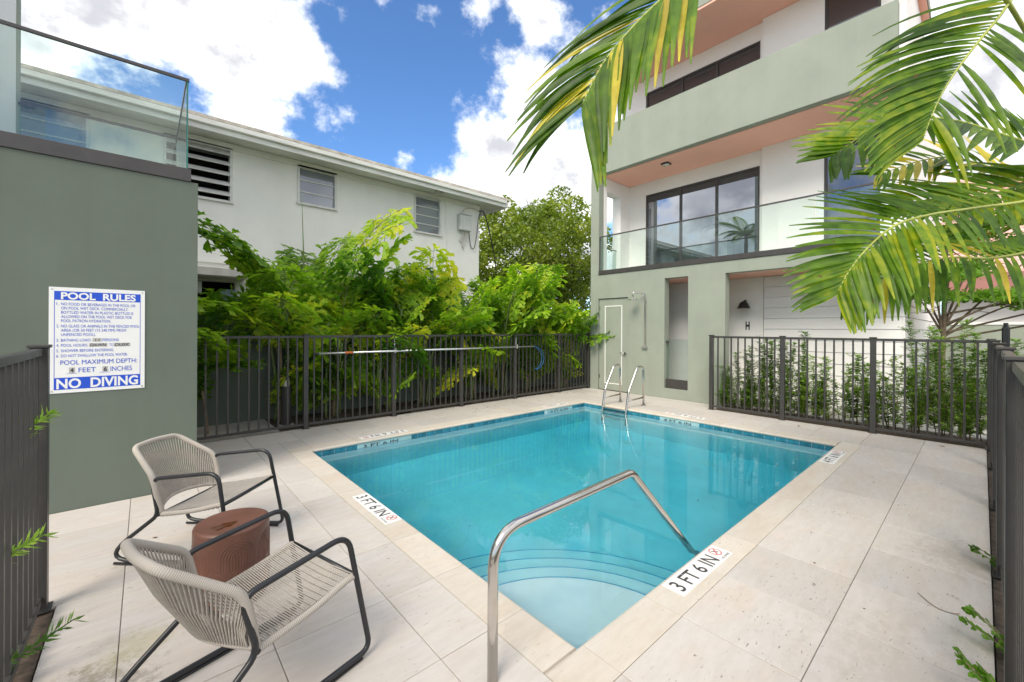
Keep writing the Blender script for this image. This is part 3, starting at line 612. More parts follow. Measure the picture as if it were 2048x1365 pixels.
wall_with_holes('side_wall', M['housew'], nh, 'x', HE - .2, HE, HV + .2, 17, -.05, 5.35, [])
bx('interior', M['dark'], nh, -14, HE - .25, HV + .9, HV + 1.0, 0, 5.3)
bx('soffit', M['fascia'], nh, -15, 8.0, 9.32, 17.4, 5.20, 5.23); bx('fascia_board', M['fascia'], nh, -15, 8.02, 9.30, 9.325, 5.12, 5.30); bx('fascia_board', M['fascia'], nh, 8.0, 8.02, 9.327, 17.4, 5.12, 5.30)
bx('gutter', M['fascia'], nh, -15, 7.95, 9.235, 9.298, 5.215, 5.31, bevel=.012); bx('drip_edge', M['roofedge'], nh, -15, 8.06, 9.24, 9.4, 5.315, 5.372); bx('drip_edge', M['roofedge'], nh, 7.95, 8.06, 9.41, 17.4, 5.315, 5.372)
MB().add([(-15, 9.3, 5.36), (8.05, 9.3, 5.36), (8.05, 17.4, 5.36), (-15, 17.4, 5.36), (-12, 13.3, 5.95), (4.2, 13.3, 5.95)], [(0, 1, 5, 4), (1, 2, 5), (2, 3, 4, 5), (3, 0, 4)]).build('roof', M['roofedge'], nh)
bx('vent_pipe', M['conc'], nh, 3.95, 4.07, 10.0, 10.12, 5.4, 5.62)
bx('fascia_trim', M['housew'], nh, -14, HE + .002, HV - .03, HV - .001, 5.07, 5.19)
def sash(a, b, z0, z1, rows, pane, open_=False, mat=M['jal']):
    wn = bx('window', mat, nh, a - .045, b + .045, HV - .03, HV - .001, z1, z1 + .045)
    bx('sill', mat, wn, a - .06, b + .06, HV - .05, HV - .001, z0 - .045, z0 - .001); 
    for x in (a - .045, b + .001): bx('jamb', mat, wn, x, x + .044, HV - .028, HV - .002, z0, z1 - .001)
    h = (z1 - z0) / rows
    for k in range(rows):
        if open_:
            y0 = HV + .02; mb = MB().add([(a, y0 + .06, z0 + h * (k + 1) - .01), (b, y0 + .06, z0 + h * (k + 1) - .01), (b, y0 - .12, z0 + h * k + .07), (a, y0 - .12, z0 + h * k + .07)], [(0, 1, 2, 3)])
            o = mb.build('louvre', M['jal'], wn); s = o.modifiers.new('t', 'SOLIDIFY'); s.thickness = .014
        else:
            bx('pane', pane, wn, a, b, HV + .045, HV + .055, z0 + h * k + .012, z0 + h * (k + 1) - .012); bx('glazing_bar', mat, wn, a, b, HV + .03, HV + .06, z0 + h * (k + 1) - .012, z0 + h * (k + 1) + .0115)
    return wn
sash(*WIN[0], 3, M['oldpane']); sash(*WIN[1], 5, M['oldpane'], True); sash(*WIN[2], 3, M['oldpane']); sash(*WIN[3], 4, M['oldpane'])
bx('hood', M['conc'], nh, -.3, 1.5, 9.35, HV - .002, 2.50, 2.66, bevel=.01); bx('ledge', M['housew'], nh, -14, HE, HV - .035, HV - .002, 2.80, 2.86); bx('shutter', M['bluep'], nh, 1.1, 1.36, HV - .04, HV - .002, 1.2, 2.3)
bx('conduit', M['housew'], nh, 6.235, 6.265, HV - .03, HV - .002, 2.87, 5.06)
bx('soffit_light', M['conc'], nh, 5.75, 5.95, 9.5, 9.62, 5.10, 5.198)
eb = root('electric_box', 'grey electric box on the house wall with dangling cables', 'electric box', (6.84, HV - .08, 4.3))
bx('case', M['gbox'], eb, 6.64, 7.03, HV - .17, HV - .035, 4.34, 4.78, bevel=.012); bx('lid', M['gbox'], eb, 6.63, 7.04, HV - .185, HV - .03, 4.785, 4.80)
for k, (a, b) in enumerate(((6.74, 4.0), (6.79, 3.86), (6.84, 3.8), (6.9, 3.92))): MB().tube(smooth_path([(a, HV - .1, 4.34), (a + .01, HV - .08, 4.2), (a - .04 + .02 * k, HV - .03, 4.05), (6.8 + .02 * k, HV - .02, b)], 12), .011, 6).build('cable', M['conc'], eb, smooth=True)
MB().tube(smooth_path([(6.75, HV - .06, 4.8), (6.9, HV - .05, 5.0), (7.2, HV - .05, 5.06), (7.36, HV - .05, 5.0)], 16), .010, 6).build('cable', M['conc'], eb, smooth=True)
MB().tube(smooth_path([(7.02, HV - .05, 4.34), (7.08, HV - .05, 3.95), (7.2, HV - .05, 3.9), (7.3, HV - .05, 4.3), (7.36, HV - .05, 4.8), (7.46, HV - .06, 5.0)], 24), .012, 6).build('cable', M['cable'], eb, smooth=True)
sd = root('service_cable', 'black service cable drooping from the white house towards the tree', 'cable', (7.4, 9.85, 5))
MB().tube(smooth_path([(7.4, HV - .05, 5.02), (7.7, HV + .1, 5.02), (8.6, HV + .9, 4.5), (9.6, 11.8, 3.9), (10.6, 13, 3.7)], 30), .02, 6).build('cable', M['cable'], sd, smooth=True)
bx('meter_box', M['gbox'], nh, .62, .80, HV - .14, HV - .002, 2.2, 2.42)

# ================================================================== APARTMENT BUILDING ON THE RIGHT
ab = root('apartment_building', 'three-storey sage green apartment building with glass balcony and salmon soffits', 'building', (11, 4, 0))
FU, VL, VR = 8.80, 6.835, .885
# ground-floor facade with door opening, slot and porch
wall_with_holes('facade', M['green'], ab, 'x', FU, FU + .2, VR, VL, -.05, 2.945, [(5.70, 6.587, -.05, 2.335), (4.213, 4.757, .225, 2.708), (VR, 3.444, -.05, 2.70)])
bx('corner_fin', M['green'], ab, FU, FU + .2, 6.58, VL, 2.947, 5.54)
bx('parapet', M['green'], ab, FU, FU + .16, VR, VL, 5.542, 6.74, bevel=.004)
bx('slab_edge', M['bronze'], ab, FU - .02, FU + .21, VR, 6.577, 2.948, 3.055, bevel=.003)
bx('balcony_floor', M['conc'], ab, FU + .215, 10.2, VR + .01, 6.57, 2.95, 3.04)
bx('soffit', M['pink'], ab, FU + .205, 10.3, VR + .01, 6.83, 2.702, 2.74)
bx('soffit', M['pink'], ab, FU + .17, 10.4, VR + .01, 6.82, 5.535, 5.60); bx('balcony_floor', M['conc'], ab, FU + .17, 10.3, VR + .01, 6.8, 5.61, 5.7)
bx('soffit', M['pink'], ab, FU + .005, 13, VR - .1, 6.83, 8.35, 8.40); bx('roof_fascia', M['green'], ab, FU - .01, 13, VR - .12, 6.85, 8.402, 8.62)
# left return walls (with the slot beside the balcony)
wall_with_holes('side_wall', M['white'], ab, 'y', 6.575, 6.83, FU + .21, 10.4, 3.056, 5.53, [(9.14, 9.76, 3.056, 5.18)])
bx('side_wall', M['green'], ab, FU + .21, 13, 6.60, 6.83, -.05, 2.69)
# upper walls
W2 = (3.275, 6.075, 3.07, 5.195)
wall_with_holes('balcony_wall', M['white'], ab, 'x', 10.2, 10.4, 3.2, 6.83, 3.045, 8.345, [W2, (3.275, 6.085, 5.9, 7.975)])
T2 = (1.245, 2.09, 3.06, 5.36); T3 = (1.245, 2.09, 5.9, 8.15)
wall_with_holes('front_wall', M['white'], ab, 'x', 10.09, 10.3, .9, 3.198, 3.045, 8.345, [T2, T3])
bx('flank_wall', M['white'], ab, 10.305, 19.4, .9, 1.1, 2.95, 8.345)
bx('porch_wall', M['white'], ab, 10.0, 10.2, 3.13, 6.595, -.05, 2.70)
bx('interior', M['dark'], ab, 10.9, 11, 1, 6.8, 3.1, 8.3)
def glazing(a, b, z0, z1, u, divs, pane, name='window', fr=.045, head=.12):
    wn = bx(name, M['bronze'], ab, u + .02, u + .10, a, b, z1 - fr, z1)
    bx('frame', M['bronze'], wn, u + .02, u + .10, a, b, z0, z0 + fr)
    xs = [a] + list(divs) + [b]
    for k, x in enumerate(xs):
        x0, x1 = (x, x + fr) if k == 0 else (x - fr, x) if k == len(xs) - 1 else (x - fr * .6, x + fr * .6)
        bx('frame', M['bronze'], wn, u + .021, u + .099, x0, x1, z0 + fr, z1 - fr)
    for k, (p, q) in enumerate(zip(xs, xs[1:])):
        l = fr if k == 0 else fr * .6; r = fr if k == len(xs) - 2 else fr * .6
        bx('pane', pane, wn, u + .05, u + .058, p + l, q - r, z0 + fr, z1 - fr - head)
        if head: bx('blind_box', M['bronze'], wn, u + .045, u + .09, p + l, q - r, z1 - fr - head + .001, z1 - fr - .001)
    return wn
glazing(*W2, 10.2, (4.216, 5.105), M['pane'], head=.16)
glazing(3.275, 6.085, 5.9, 7.975, 10.2, (4.216, 5.075), M['pane3'], head=.10)
glazing(*T2, 10.09, (), M['pane3'], head=0); glazing(*T3, 10.09, (), M['pane3'], head=0)
# balcony balustrade
vs_ = [6.565, 5.46, 3.955, 2.875, 1.95, .90]
for k, (a, b) in enumerate(zip(vs_, vs_[1:])): bx('balustrade_panel', M['glass'], ab, FU + .03, FU + .042, b + .006, a - .006, 3.057, 3.915)
bx('balustrade_rail', M['bronze'], ab, FU + .022, FU + .05, .9, 6.565, 3.917, 3.945)
bx('balustrade_panel', M['glass'], ab, 9.15, 9.75, 6.70, 6.71, 3.06, 3.70); bx('balustrade_rail', M['bronze'], ab, 9.15, 9.75, 6.695, 6.715, 3.702, 3.725)
bx('balustrade_post', M['bronze'], ab, FU + .02, FU + .05, 6.566, 6.575, 3.057, 3.945)
# ceiling lights
for (u, v, z) in ((9.35, 5.03, 5.534), (9.35, 4.95, 8.349)):
    o = bx('ceiling_light', M['blackm'], ab, u - .09, u + .09, v - .09, v + .09, z - .035, z - .001, bevel=.004); bx('diffuser', M['lamp'], o, u - .07, u + .07, v - .07, v + .07, z - .038, z - .0352)
# siding beside the porch
n = 12; h = 2.70 / n
bx('siding_backing', M['sideg'], ab, 10.03, 10.2, .93, 3.12, -.05, 2.70); bx('siding_backing', M['sideg'], ab, 10.2, 19.4, .93, 1.1, -.05, 2.94)
sb = MB().add([(10.0, .9, 0), (10.03, .9, 0), (10.03, 3.118, 0), (10.0, 3.118, 0), (10.012, .9, h - .012), (10.03, .9, h - .012), (10.03, 3.118, h - .012), (10.012, 3.118, h - .012)], [(0, 3, 2, 1), (4, 5, 6, 7), (0, 1, 5, 4), (1, 2, 6, 5), (2, 3, 7, 6), (3, 0, 4, 7)]).mesh('siding_board', M['sideg'])
ss = MB().add([(10.0, .895, 0), (19.4, .895, 0), (19.4, .93, 0), (10.0, .93, 0), (10.0, .908, h - .012), (19.4, .908, h - .012), (19.4, .93, h - .012), (10.0, .93, h - .012)], [(0, 3, 2, 1), (4, 5, 6, 7), (0, 1, 5, 4), (1, 2, 6, 5), (2, 3, 7, 6), (3, 0, 4, 7)]).mesh('siding_board', M['sideg'])
for k in range(n):
    for me in (sb, ss): o = link('siding_board', me, None, ab); o.location.z = h * k; o.matrix_basis = Matrix.Translation((0, 0, h * k))
# shower door
dr = bx('door', M['green'], ab, FU + .03, FU + .075, 5.715, 6.572, .012, 2.32)
for (a, b, z0, z1) in ((6.375, 6.40, .17, 2.145), (5.885, 5.91, .17, 2.145)): bx('door_trim', M['plate'], dr, FU + .0245, FU + .0305, a, b, z0, z1)
for z in (.17, 2.12): bx('door_trim', M['plate'], dr, FU + .0245, FU + .0305, 5.911, 6.374, z, z + .025)
MB().tube([(FU + .03, 5.785, .966), (FU - .03, 5.785, .966), (FU - .032, 5.785, .966)], .028, 14).build('handle_rose', M['chrome'], dr, smooth=False)
MB().tube([(FU - .03, 5.785, .966), (FU - .03, 5.90, .966)], .011, 10).build('handle', M['chrome'], dr, smooth=True)
for (a, b) in ((5.66, 5.70), (6.587, 6.625)): bx('door_frame', M['green'], ab, FU - .006, FU - .0005, a, b, 0, 2.375)
bx('door_frame', M['green'], ab, FU - .006, FU - .0005, 5.70, 6.587, 2.335, 2.375)
for z in (.3, 1.1, 2.05): bx('hinge', M['chrome'], dr, FU + .022, FU + .0295, 6.545, 6.571, z, z + .09)
# slot balustrade
bx('slot_glass', M['glass'], ab, FU + .09, FU + .10, 4.215, 4.755, .44, 1.33); bx('slot_channel', M['bronze'], ab, FU + .06, FU + .14, 4.215, 4.755, .226, .43); bx('slot_clip', M['bronze'], ab, FU + .07, FU + .12, 4.70, 4.756, 1.24, 1.29)
# outdoor shower
sh = root('outdoor_shower', 'steel outdoor shower with round head on the green facade', 'shower', (FU, 5.22, 1.1))
MB().tube(fillet([(FU - .05, 5.215, 1.13), (FU - .05, 5.215, 2.38), (FU - .27, 5.40, 2.42), (FU - .27, 5.40, 2.25)], [0, .06, .05, 0], seg=8), .0155, 12).build('riser', M['chrome'], sh, smooth=True)
MB().tube([(FU - .27, 5.40, 2.245), (FU - .27, 5.40, 2.23)], .105, 32).build('shower_head', M['chrome'], sh)
for z in (1.17, 2.2): MB().tube([(FU - .002, 5.215, z), (FU - .05, 5.215, z)], .016, 10).build('bracket', M['chrome'], sh)
MB().tube([(FU - .05, 5.30, 1.13), (FU - .05, 5.16, 1.13)], .02, 12).build('valve', M['chrome'], sh)
# sconce and unit letter
scn = root('wall_sconce', 'black barn-style sconce above the letter H on porch wall', 'sconce', (9.98, 3.42, 2.05))
MB().tube(fillet([(9.998, 3.45, 2.10), (9.90, 3.45, 2.20), (9.82, 3.45, 2.18), (9.80, 3.45, 2.12)], .05), .018, 10).build('arm', M['blackm'], scn, smooth=True)
MB().tube([(9.80, 3.45, 2.17), (9.80, 3.45, 2.13), (9.80, 3.45, 2.02)], .13, 28, rfun=lambda t: .3 if t < .2 else .62 if t < .7 else 1.0).build('shade', M['blackm'], scn)
hl = root('unit_letter', 'black letter H under the sconce on the porch wall', 'letter', (9.998, 3.44, 1.65))
text('H', M['blackm'], hl, (9.996, 3.48, 1.56), (0, -1, 0), (0, 0, 1), .17, .085, .04)

# ================================================================== FAR RIGHT: garden, site wall, pink house
gw = root('site_wall', 'low pale green site wall beyond the small tree', 'wall', (15, -3, 0))
bx('wall', M['green'], gw, 15, 15.2, -12, .85, -.06, 1.70); bx('wall_cap', M['white'], gw, 14.98, 15.22, -12, .85, 1.702, 1.76)
ph = root('pink_house', 'pink-roofed house behind the small tree', 'house', (22, -3, 0))
bx('wall', M['white'], ph, 19.5, 30, -14, .8, -.06, 3.0)
MB().add([(18.6, -15, 3.32), (18.6, 1.9, 3.32), (26, 1.9, 8.0), (26, -15, 8.0), (18.6, -15, 3.24), (18.6, 1.9, 3.24), (26, 1.9, 7.9), (26, -15, 7.9)], [(0, 1, 2, 3), (7, 6, 5, 4), (0, 4, 5, 1), (1, 5, 6, 2), (2, 6, 7, 3), (3, 7, 4, 0)]).build('roof', M['pinkh'], ph)
for k in range(22):
    x = 18.7 + k * .33; z = 3.32 + (x - 18.6) * (4.68 / 7.4)
    MB().box(x, x + .1, -15, 1.9, z + .0, z + .05).build('roof_course', M['pinkh'], ph)
bx('fascia', M['pinkd'], ph, 18.55, 18.61, -15, 1.9, 2.72, 3.25); bx('soffit', M['pinkd'], ph, 18.62, 19.5, -15, 1.9, 2.9, 2.96)
# stepping slabs with grass strips between shrubs and siding
gs = MB()
for k in range(7):
    v = -.3 + k * .55
    tag(bx('stepping_slab', M['conc'], None, 9.05, 9.95, v, v + .45, -.05, .005, bevel=.006), 'pale stepping slab behind the shrubs, %s from the end-on fence' % ORD[k], 'paving slab', 'stepping slabs behind the shrubs')
for k in range(2600):
    u, v = rnd.uniform(8.95, 14.9), rnd.uniform(-2.5, 3.4)
    if u < 9.97 and ((v + .3) % .55) < .45: continue
    if u > 9.97 and v > .85: continue
    hh = rnd.uniform(.03, .08); a = rnd.uniform(0, 6.28); dx, dy = math.cos(a) * .012, math.sin(a) * .012; lx, ly = rnd.uniform(-.03, .03), rnd.uniform(-.03, .03)
    gs.add([(u - dx, v - dy, -.055), (u + dx, v + dy, -.055), (u + lx, v + ly, hh - .03)], [(0, 1, 2)])
tag(gs.build('grass', M['grass']), 'short green grass between the stepping slabs', kind='stuff')
# ================================================================== ROCKING CHAIRS AND STOOL
def rocking_chair(label, loc, rz):
    r = root('rocking_chair', label, 'chair', loc, rz, 'rope rocking chairs')
    for s in (-1, 1):
        loop = fillet([(-.43, .262 * s, .555), (.018, .262 * s, .606), (.125, .285 * s, .028), (-.75, .285 * s, .030), (-.375, .272 * s, .325)], [.055, .085, .05, .085, .075], closed=True, seg=7)
        MB().tube(loop, .0125, 12, closed=True).build('side_frame', M['blackm'], r, smooth=True, local=True)
        MB().tube([(.08, .285 * s, .008), (-.28, .285 * s, .006), (-.66, .285 * s, .010)], .0085, 8).build('runner_pad', M['blackm'], r, smooth=True, local=True)
        mb = MB(); mb.al = []
        mb.tube(smooth_path([(-.368, .255 * s, .325), (-.16, .257 * s, .352), (.01, .257 * s, .392), (.055, .262 * s, .398)], 40), .0155, 12).build('seat_rail', M['wrap'], r, smooth=True, local=True)
    MB().tube([(.058, -.272, .398), (.058, .272, .398)], .011, 10).build('front_crossbar', M['blackm'], r, smooth=True, local=True)
    MB().tube([(-.375, -.272, .325), (-.375, .272, .325)], .011, 10).build('rear_crossbar', M['blackm'], r, smooth=True, local=True)
    MB().tube([(-.12, -.285, .02), (-.12, .285, .02)], .009, 8).build('floor_stretcher', M['blackm'], r, smooth=True, local=True) if False else None
    # seat cords: side to side over the two rails, upper and lower layer
    mb = MB(); n = 44
    for k in range(n):
        t = k / (n - 1); x = -.355 + t * .40
        zr = .3265 + (.394 - .3265) * (t ** 1.25)
        for dz, sag in ((.0155, -.012), (-.0155, -.006)):
            pts = [(x, -.257, zr + dz), (x, -.1, zr + dz + sag * .85), (x, .1, zr + dz + sag * .85), (x, .257, zr + dz)]
            if k % 3 and dz < 0: continue
            mb.tube(pts, .0031, 5, cap=False)
    tag(mb.build('seat_cords', M['cord'], r, smooth=True, local=True), kind='stuff')
    # back frame: up from the seat corner, past the arm, leaning back to a curved top rail; lower rail bows backwards
    topn = [(-.372, -.25, .335), (-.395, -.262, .45), (-.42, -.262, .565), (-.52, -.25, .645), (-.625, -.205, .712), (-.672, -.1, .738), (-.685, 0, .745), (-.672, .1, .738), (-.625, .205, .712), (-.52, .25, .645), (-.42, .262, .565), (-.395, .262, .45), (-.372, .25, .335)]
    cor = [topn[0], topn[1], topn[2], (-.645, -.17, .73), (-.667, 0, .737), (-.645, .17, .73), topn[10], topn[11], topn[12]]
    tp0 = fillet(cor, [0, .3, .12, .075, .5, .075, .12, .3, 0], seg=10); Lc = [0]
    for a_, b_ in zip(tp0, tp0[1:]): Lc.append(Lc[-1] + (b_ - a_).length)
    tp = []; j_ = 0
    for k_ in range(121):
        s_ = Lc[-1] * k_ / 120
        while j_ < len(Lc) - 2 and Lc[j_ + 1] < s_: j_ += 1
        tp.append(tp0[j_].lerp(tp0[j_ + 1], (s_ - Lc[j_]) / max(1e-6, Lc[j_ + 1] - Lc[j_])))
    mb = MB(); mb.al = []; mb.tube(tp, .018, 12).build('back_frame', M['wrap'], r, smooth=True, local=True)
    bot = smooth_path([(-.375, -.25, .335), (-.43, -.18, .352), (-.475, -.08, .362), (-.485, 0, .365), (-.475, .08, .362), (-.43, .18, .352), (-.375, .25, .335)], 48)
    MB().tube(bot, .012, 10).build('lower_back_rail', M['cord'], r, smooth=True, local=True)
    def at(path, t):
        x = t * (len(path) - 1); i = min(int(x), len(path) - 2); return path[i].lerp(path[i + 1], x - i)
    mb = MB(); n = 58
    for k in range(n):
        t = k / (n - 1); a = at(tp, .09 + .82 * t); b = at(bot, .04 + .92 * t)
        mid = (a + b) / 2
        for off in (.010, -.010):
            d = V((off, 0, 0)); q = at(bot, .04 + .92 * min(1, max(0, t + (.012 if off > 0 else -.012))))
            mb.tube([a + d, (a + q) / 2 + d * 1.1 + V((-.012, 0, 0)), q + d], .0032, 5, cap=False)
    tag(mb.build('back_cords', M['cord'], r, smooth=True, local=True), kind='stuff')
    return r
rocking_chair('rope rocking chair nearest the camera, seen from behind its back', (.612, 2.167, 0), R(15.5))
rocking_chair('rope rocking chair against the green wall, behind the brown stool', (.527, 3.483, 0), R(-44))

stl = root('drum_stool', 'brown terracotta drum stool with embossed arches between the chairs', 'stool', (.385, 2.885, 0))
SR_, SHT = .187, .425
nA, nZ = 288, 84; mb = MB()
def relief(a, z):
    s = a / (2 * math.pi) * 6; best = 0
    for row, off in ((0, 0), (1, .5), (2, 0)):
        c = math.floor(s + off) + .5 - off; dx = (s - c) * .196; dz = z - (.02 + .135 * row)
        d = math.hypot(dx, dz) if dz > 0 else abs(dx)
        if d < .088 and dz > -.07 * (row > 0): best = math.cos(d * 2 * math.pi / .0135) * .0026
    return best
prof = [(0, .15)] + [(k / nZ, 1) for k in range(nZ + 1)]
for k in range(nZ + 1):
    z = SHT * k / nZ; e = min(1, min(z, SHT - z) / .018); rb = SR_ - .014 * (1 - math.sqrt(max(0, 1 - (1 - e) ** 2)))
    for i in range(nA):
        a = 2 * math.pi * i / nA; rr = rb + (relief(a, z) if .02 < z < SHT - .03 else 0); mb.v.append((.385 + rr * math.cos(a), 2.885 + rr * math.sin(a), z + .002))
for k in range(nZ):
    for i in range(nA): j = (i + 1) % nA; mb.f.append((k * nA + i, k * nA + j, (k + 1) * nA + j, (k + 1) * nA + i))
mb.build('drum', M['terra'], stl, smooth=True)
tp_ = MB(); tp_.v = [(.385, 2.885, SHT - .001)]; nr = 5
for q in range(1, nr + 1):
    rr = (SR_ - .0138) * q / nr
    for i in range(72): a = 2 * math.pi * i / 72; tp_.v.append((.385 + rr * math.cos(a), 2.885 + rr * math.sin(a), SHT + .002 - .004 * (1 - (q / nr) ** 6)))
for i in range(72): tp_.f.append((0, 1 + i, 1 + (i + 1) % 72))
for q in range(nr - 1):
    for i in range(72): j = (i + 1) % 72; tp_.f.append((1 + q * 72 + i, 1 + (q + 1) * 72 + i, 1 + (q + 1) * 72 + j, 1 + q * 72 + j))
tp_.build('top', M['terra'], stl, smooth=True)
pd = MB(); n = 28; pd.v = [(.34, 2.84, SHT + .0026)]
for k in range(n): a = 2 * math.pi * k / n; rr = .042 + .012 * math.sin(2 * a + 1) + .009 * math.sin(5 * a); pd.v.append((.34 + rr * 1.1 * math.cos(a), 2.84 + rr * math.sin(a), SHT + .0006))
pd.f = [(0, 1 + k, 1 + (k + 1) % n) for k in range(n)]; tag(pd.build('puddle', M['puddle'], None, smooth=True), 'small rainwater puddle on top of the brown stool', 'puddle')

# ================================================================== PLANTS
def frame_at(P, i):
    t = (P[min(i + 1, len(P) - 1)] - P[max(i - 1, 0)]).normalized(); return t
def fishtail_frond(seed, Lr=1.55, npin=11):
    """bipinnate frond growing from the origin up (+Z) and arching towards +X: stalk, side branches, wedge leaflets with ragged ends"""
    q = random.Random(seed); stalk = MB(); lf = MB()
    P = []; ang = R(q.uniform(2, 10)); p = V((0, 0, 0)); n = 22
    for k in range(n + 1):
        P.append(p.copy()); p = p + V((math.sin(ang), 0, math.cos(ang))) * (Lr / n); ang += R(q.uniform(.8, 2.1)) * (1 + 1.3 * k / n)
    stalk.tube(P, .011, 5, rfun=lambda t: 1 - .8 * t)
    def leaflet(b, d, nrm, ln, wd):
        d = d.normalized(); s = d.cross(nrm).normalized(); dr = V((0, 0, -1)) * ln * q.uniform(.05, .4)
        fold = nrm * ln * q.uniform(.05, .14)
        p0 = b; e = b + d * ln + dr
        a1 = b + d * ln * .62 + s * wd * .5 + dr * .35; a2 = e + s * wd * .62 - d * ln * q.uniform(.02, .1)
        m1 = e + s * wd * .22 - d * ln * .14; m2 = e + d * ln * .04; m3 = e - s * wd * .25 - d * ln * .16; b2 = e - s * wd * .55 - d * ln * q.uniform(.08, .25); b1 = b + d * ln * .55 - s * wd * .42 + dr * .3
        c = b + d * ln * .6 - fold + dr * .3
        lf.add([p0, a1, a2, m1, m2, m3, b2, b1, c], [(0, 8, 1), (1, 8, 3, 2), (8, 5, 4, 3), (8, 7, 6, 5), (0, 7, 8)])
    for k in range(npin):
        t = .22 + .76 * k / (npin - 1); i = min(int(t * n), n - 1); b = P[i]; T = frame_at(P, i)
        for s in (-1, 1):
            side = V((0, s, 0)); lp = Lr * .36 * math.sin(math.pi * min(1, .18 + .78 * t)) * q.uniform(.8, 1.15)
            d0 = (T * q.uniform(.5, .85) + side * .95 + V((0, 0, q.uniform(-.1, .3)))).normalized()
            nn = max(3, int(lp / .072)); pp_ = [b + d0 * lp * j / nn + V((0, 0, -1)) * (j / nn) ** 2 * lp * q.uniform(.05, .3) for j in range(nn + 1)]
            stalk.tube(pp_, .004, 3, cap=False)
            nrm = side.cross(T) * -s; nrm = (nrm + V((0, 0, .3))).normalized()
            for j in range(1, nn + 1):
                dd = (pp_[j] - pp_[j - 1]).normalized(); sd = dd.cross(nrm).normalized()
                for s2 in ((-1, 1) if j < nn else (0,)):
                    w_ = dd * .75 + sd * s2 * .8 + V((q.uniform(-.25, .25), q.uniform(-.25, .25), q.uniform(-.3, .15)))
                    leaflet(pp_[j], w_, (nrm + V((q.uniform(-.4, .4), q.uniform(-.4, .4), q.uniform(-.2, .2)))).normalized(), q.uniform(.13, .23), q.uniform(.06, .105))
    return stalk.mesh('frond_stalk', M['stem'], True), lf.mesh('frond', M['cary'])
FR = [fishtail_frond(100 + k, 1.25 + .13 * (k % 5), 10 + k % 3) for k in range(7)]
def put_frond(parent, base, az, tilt, k, s=1.0, roll=0):
    me_s, me_l = FR[k % len(FR)]
    mtx = Matrix.Translation(base) @ Matrix.Rotation(az, 4, 'Z') @ Matrix.Rotation(tilt, 4, 'Y') @ Matrix.Rotation(roll, 4, 'Z') @ Matrix.Scale(s, 4)
    o = link('frond', me_l, None, parent); o.matrix_basis = mtx
    a = link('stalk', me_s, None, o, True); return o
def palm_clump(label, u, v, stems, fr, hmax, q):
    r = root('fishtail_palm', label, 'palm', (u, v, 0), 0, 'fishtail palms behind the fence')
    tops = []
    for k in range(stems):
        a = q.uniform(0, 6.28); rr = q.uniform(.03, .22); h = hmax * q.uniform(.25, .62); bx_, by_ = u + rr * math.cos(a), v + rr * math.sin(a) * .7; lx, ly = q.uniform(-.2, .2), q.uniform(-.22, .1)
        path = smooth_path([(bx_, by_, -.02), (bx_ + lx * .4, by_ + ly * .3, h * .5), (bx_ + lx, by_ + ly, h)], 10); tops.append(path)
        MB().tube(path, .022, 7, rfun=lambda t: 1.15 - .45 * t).build('stem', M['stemdry' if k % 3 == 0 else 'stem'], r, smooth=True)
    for k in range(fr):
        path = tops[k % stems]; t = q.uniform(.1, 1) if k % 3 else 1.0; b = path[min(len(path) - 1, int(t * (len(path) - 1)))]
        az = q.uniform(0, 6.28)
        if math.sin(az) < -.25 and q.random() < .45: az = -az
        put_frond(r, b, az, R(q.uniform(-8, 20) if b.z > 1.1 else q.uniform(4, 36)), q.randrange(99), q.uniform(.72, 1.12) * (1 if b.z > .7 else .75), q.uniform(-1.1, 1.1))
    return r
pos = ['next to the green wall corner', 'left of the bollard light', 'with a tall spear leaf beside the bollard light', 'behind the labelled end of the pool pole', 'behind the middle of the pool pole', 'below the electric box', 'in front of the big tree', 'behind the net end of the pool pole', 'touching the apartment building corner']
CL = [(.62, 7.55, 2, 6, 1.9), (1.72, 7.62, 6, 17, 3.0), (2.55, 7.55, 6, 20, 3.5), (3.45, 7.5, 6, 20, 3.5), (4.35, 7.6, 6, 20, 2.8), (5.3, 7.5, 6, 18, 2.7), (6.3, 7.55, 6, 19, 2.8), (7.3, 7.5, 6, 23, 3.1), (8.25, 7.45, 6, 23, 2.7)]
for k, (u, v, s, f, h) in enumerate(CL):
    q = random.Random(500 + k); r = palm_clump('bushy green fishtail palm ' + pos[k], u, v, s, f, h, q)
    if k == 1:
        put_frond(r, V((1.75, 7.4, 1.75)), R(180), R(22), 2, 1.35); put_frond(r, V((1.5, 7.4, 1.35)), R(200), R(40), 4, 1.0); put_frond(r, V((1.5, 7.45, .95)), R(190), R(66), 1, .9)
    if k == 2: MB().tube([(1.98, 7.45, 1.5), (1.97, 7.45, 2.6), (1.93, 7.45, 3.8)], .02, 6, rfun=lambda t: 1 - .85 * t).build('spear_leaf', M['stem'], r, smooth=True); put_frond(r, V((2.5, 7.3, 2.1)), R(8), R(6), 3, 1.35); put_frond(r, V((2.3, 7.4, 2.0)), R(30), R(-6), 5, 1.1)
    if k == 3: put_frond(r, V((3.1, 7.4, 1.9)), R(-15), R(-2), 0, 1.2); MB().tube([(3.38, 7.5, 2.2), (3.40, 7.5, 3.5)], .014, 6, rfun=lambda t: 1 - .8 * t).build('spear_leaf', M['stem'], r, smooth=True)
    if k in (4, 5, 6): put_frond(r, V((u, 7.35, 1.5)), R(60 * k), R(-4), k, 1.0)
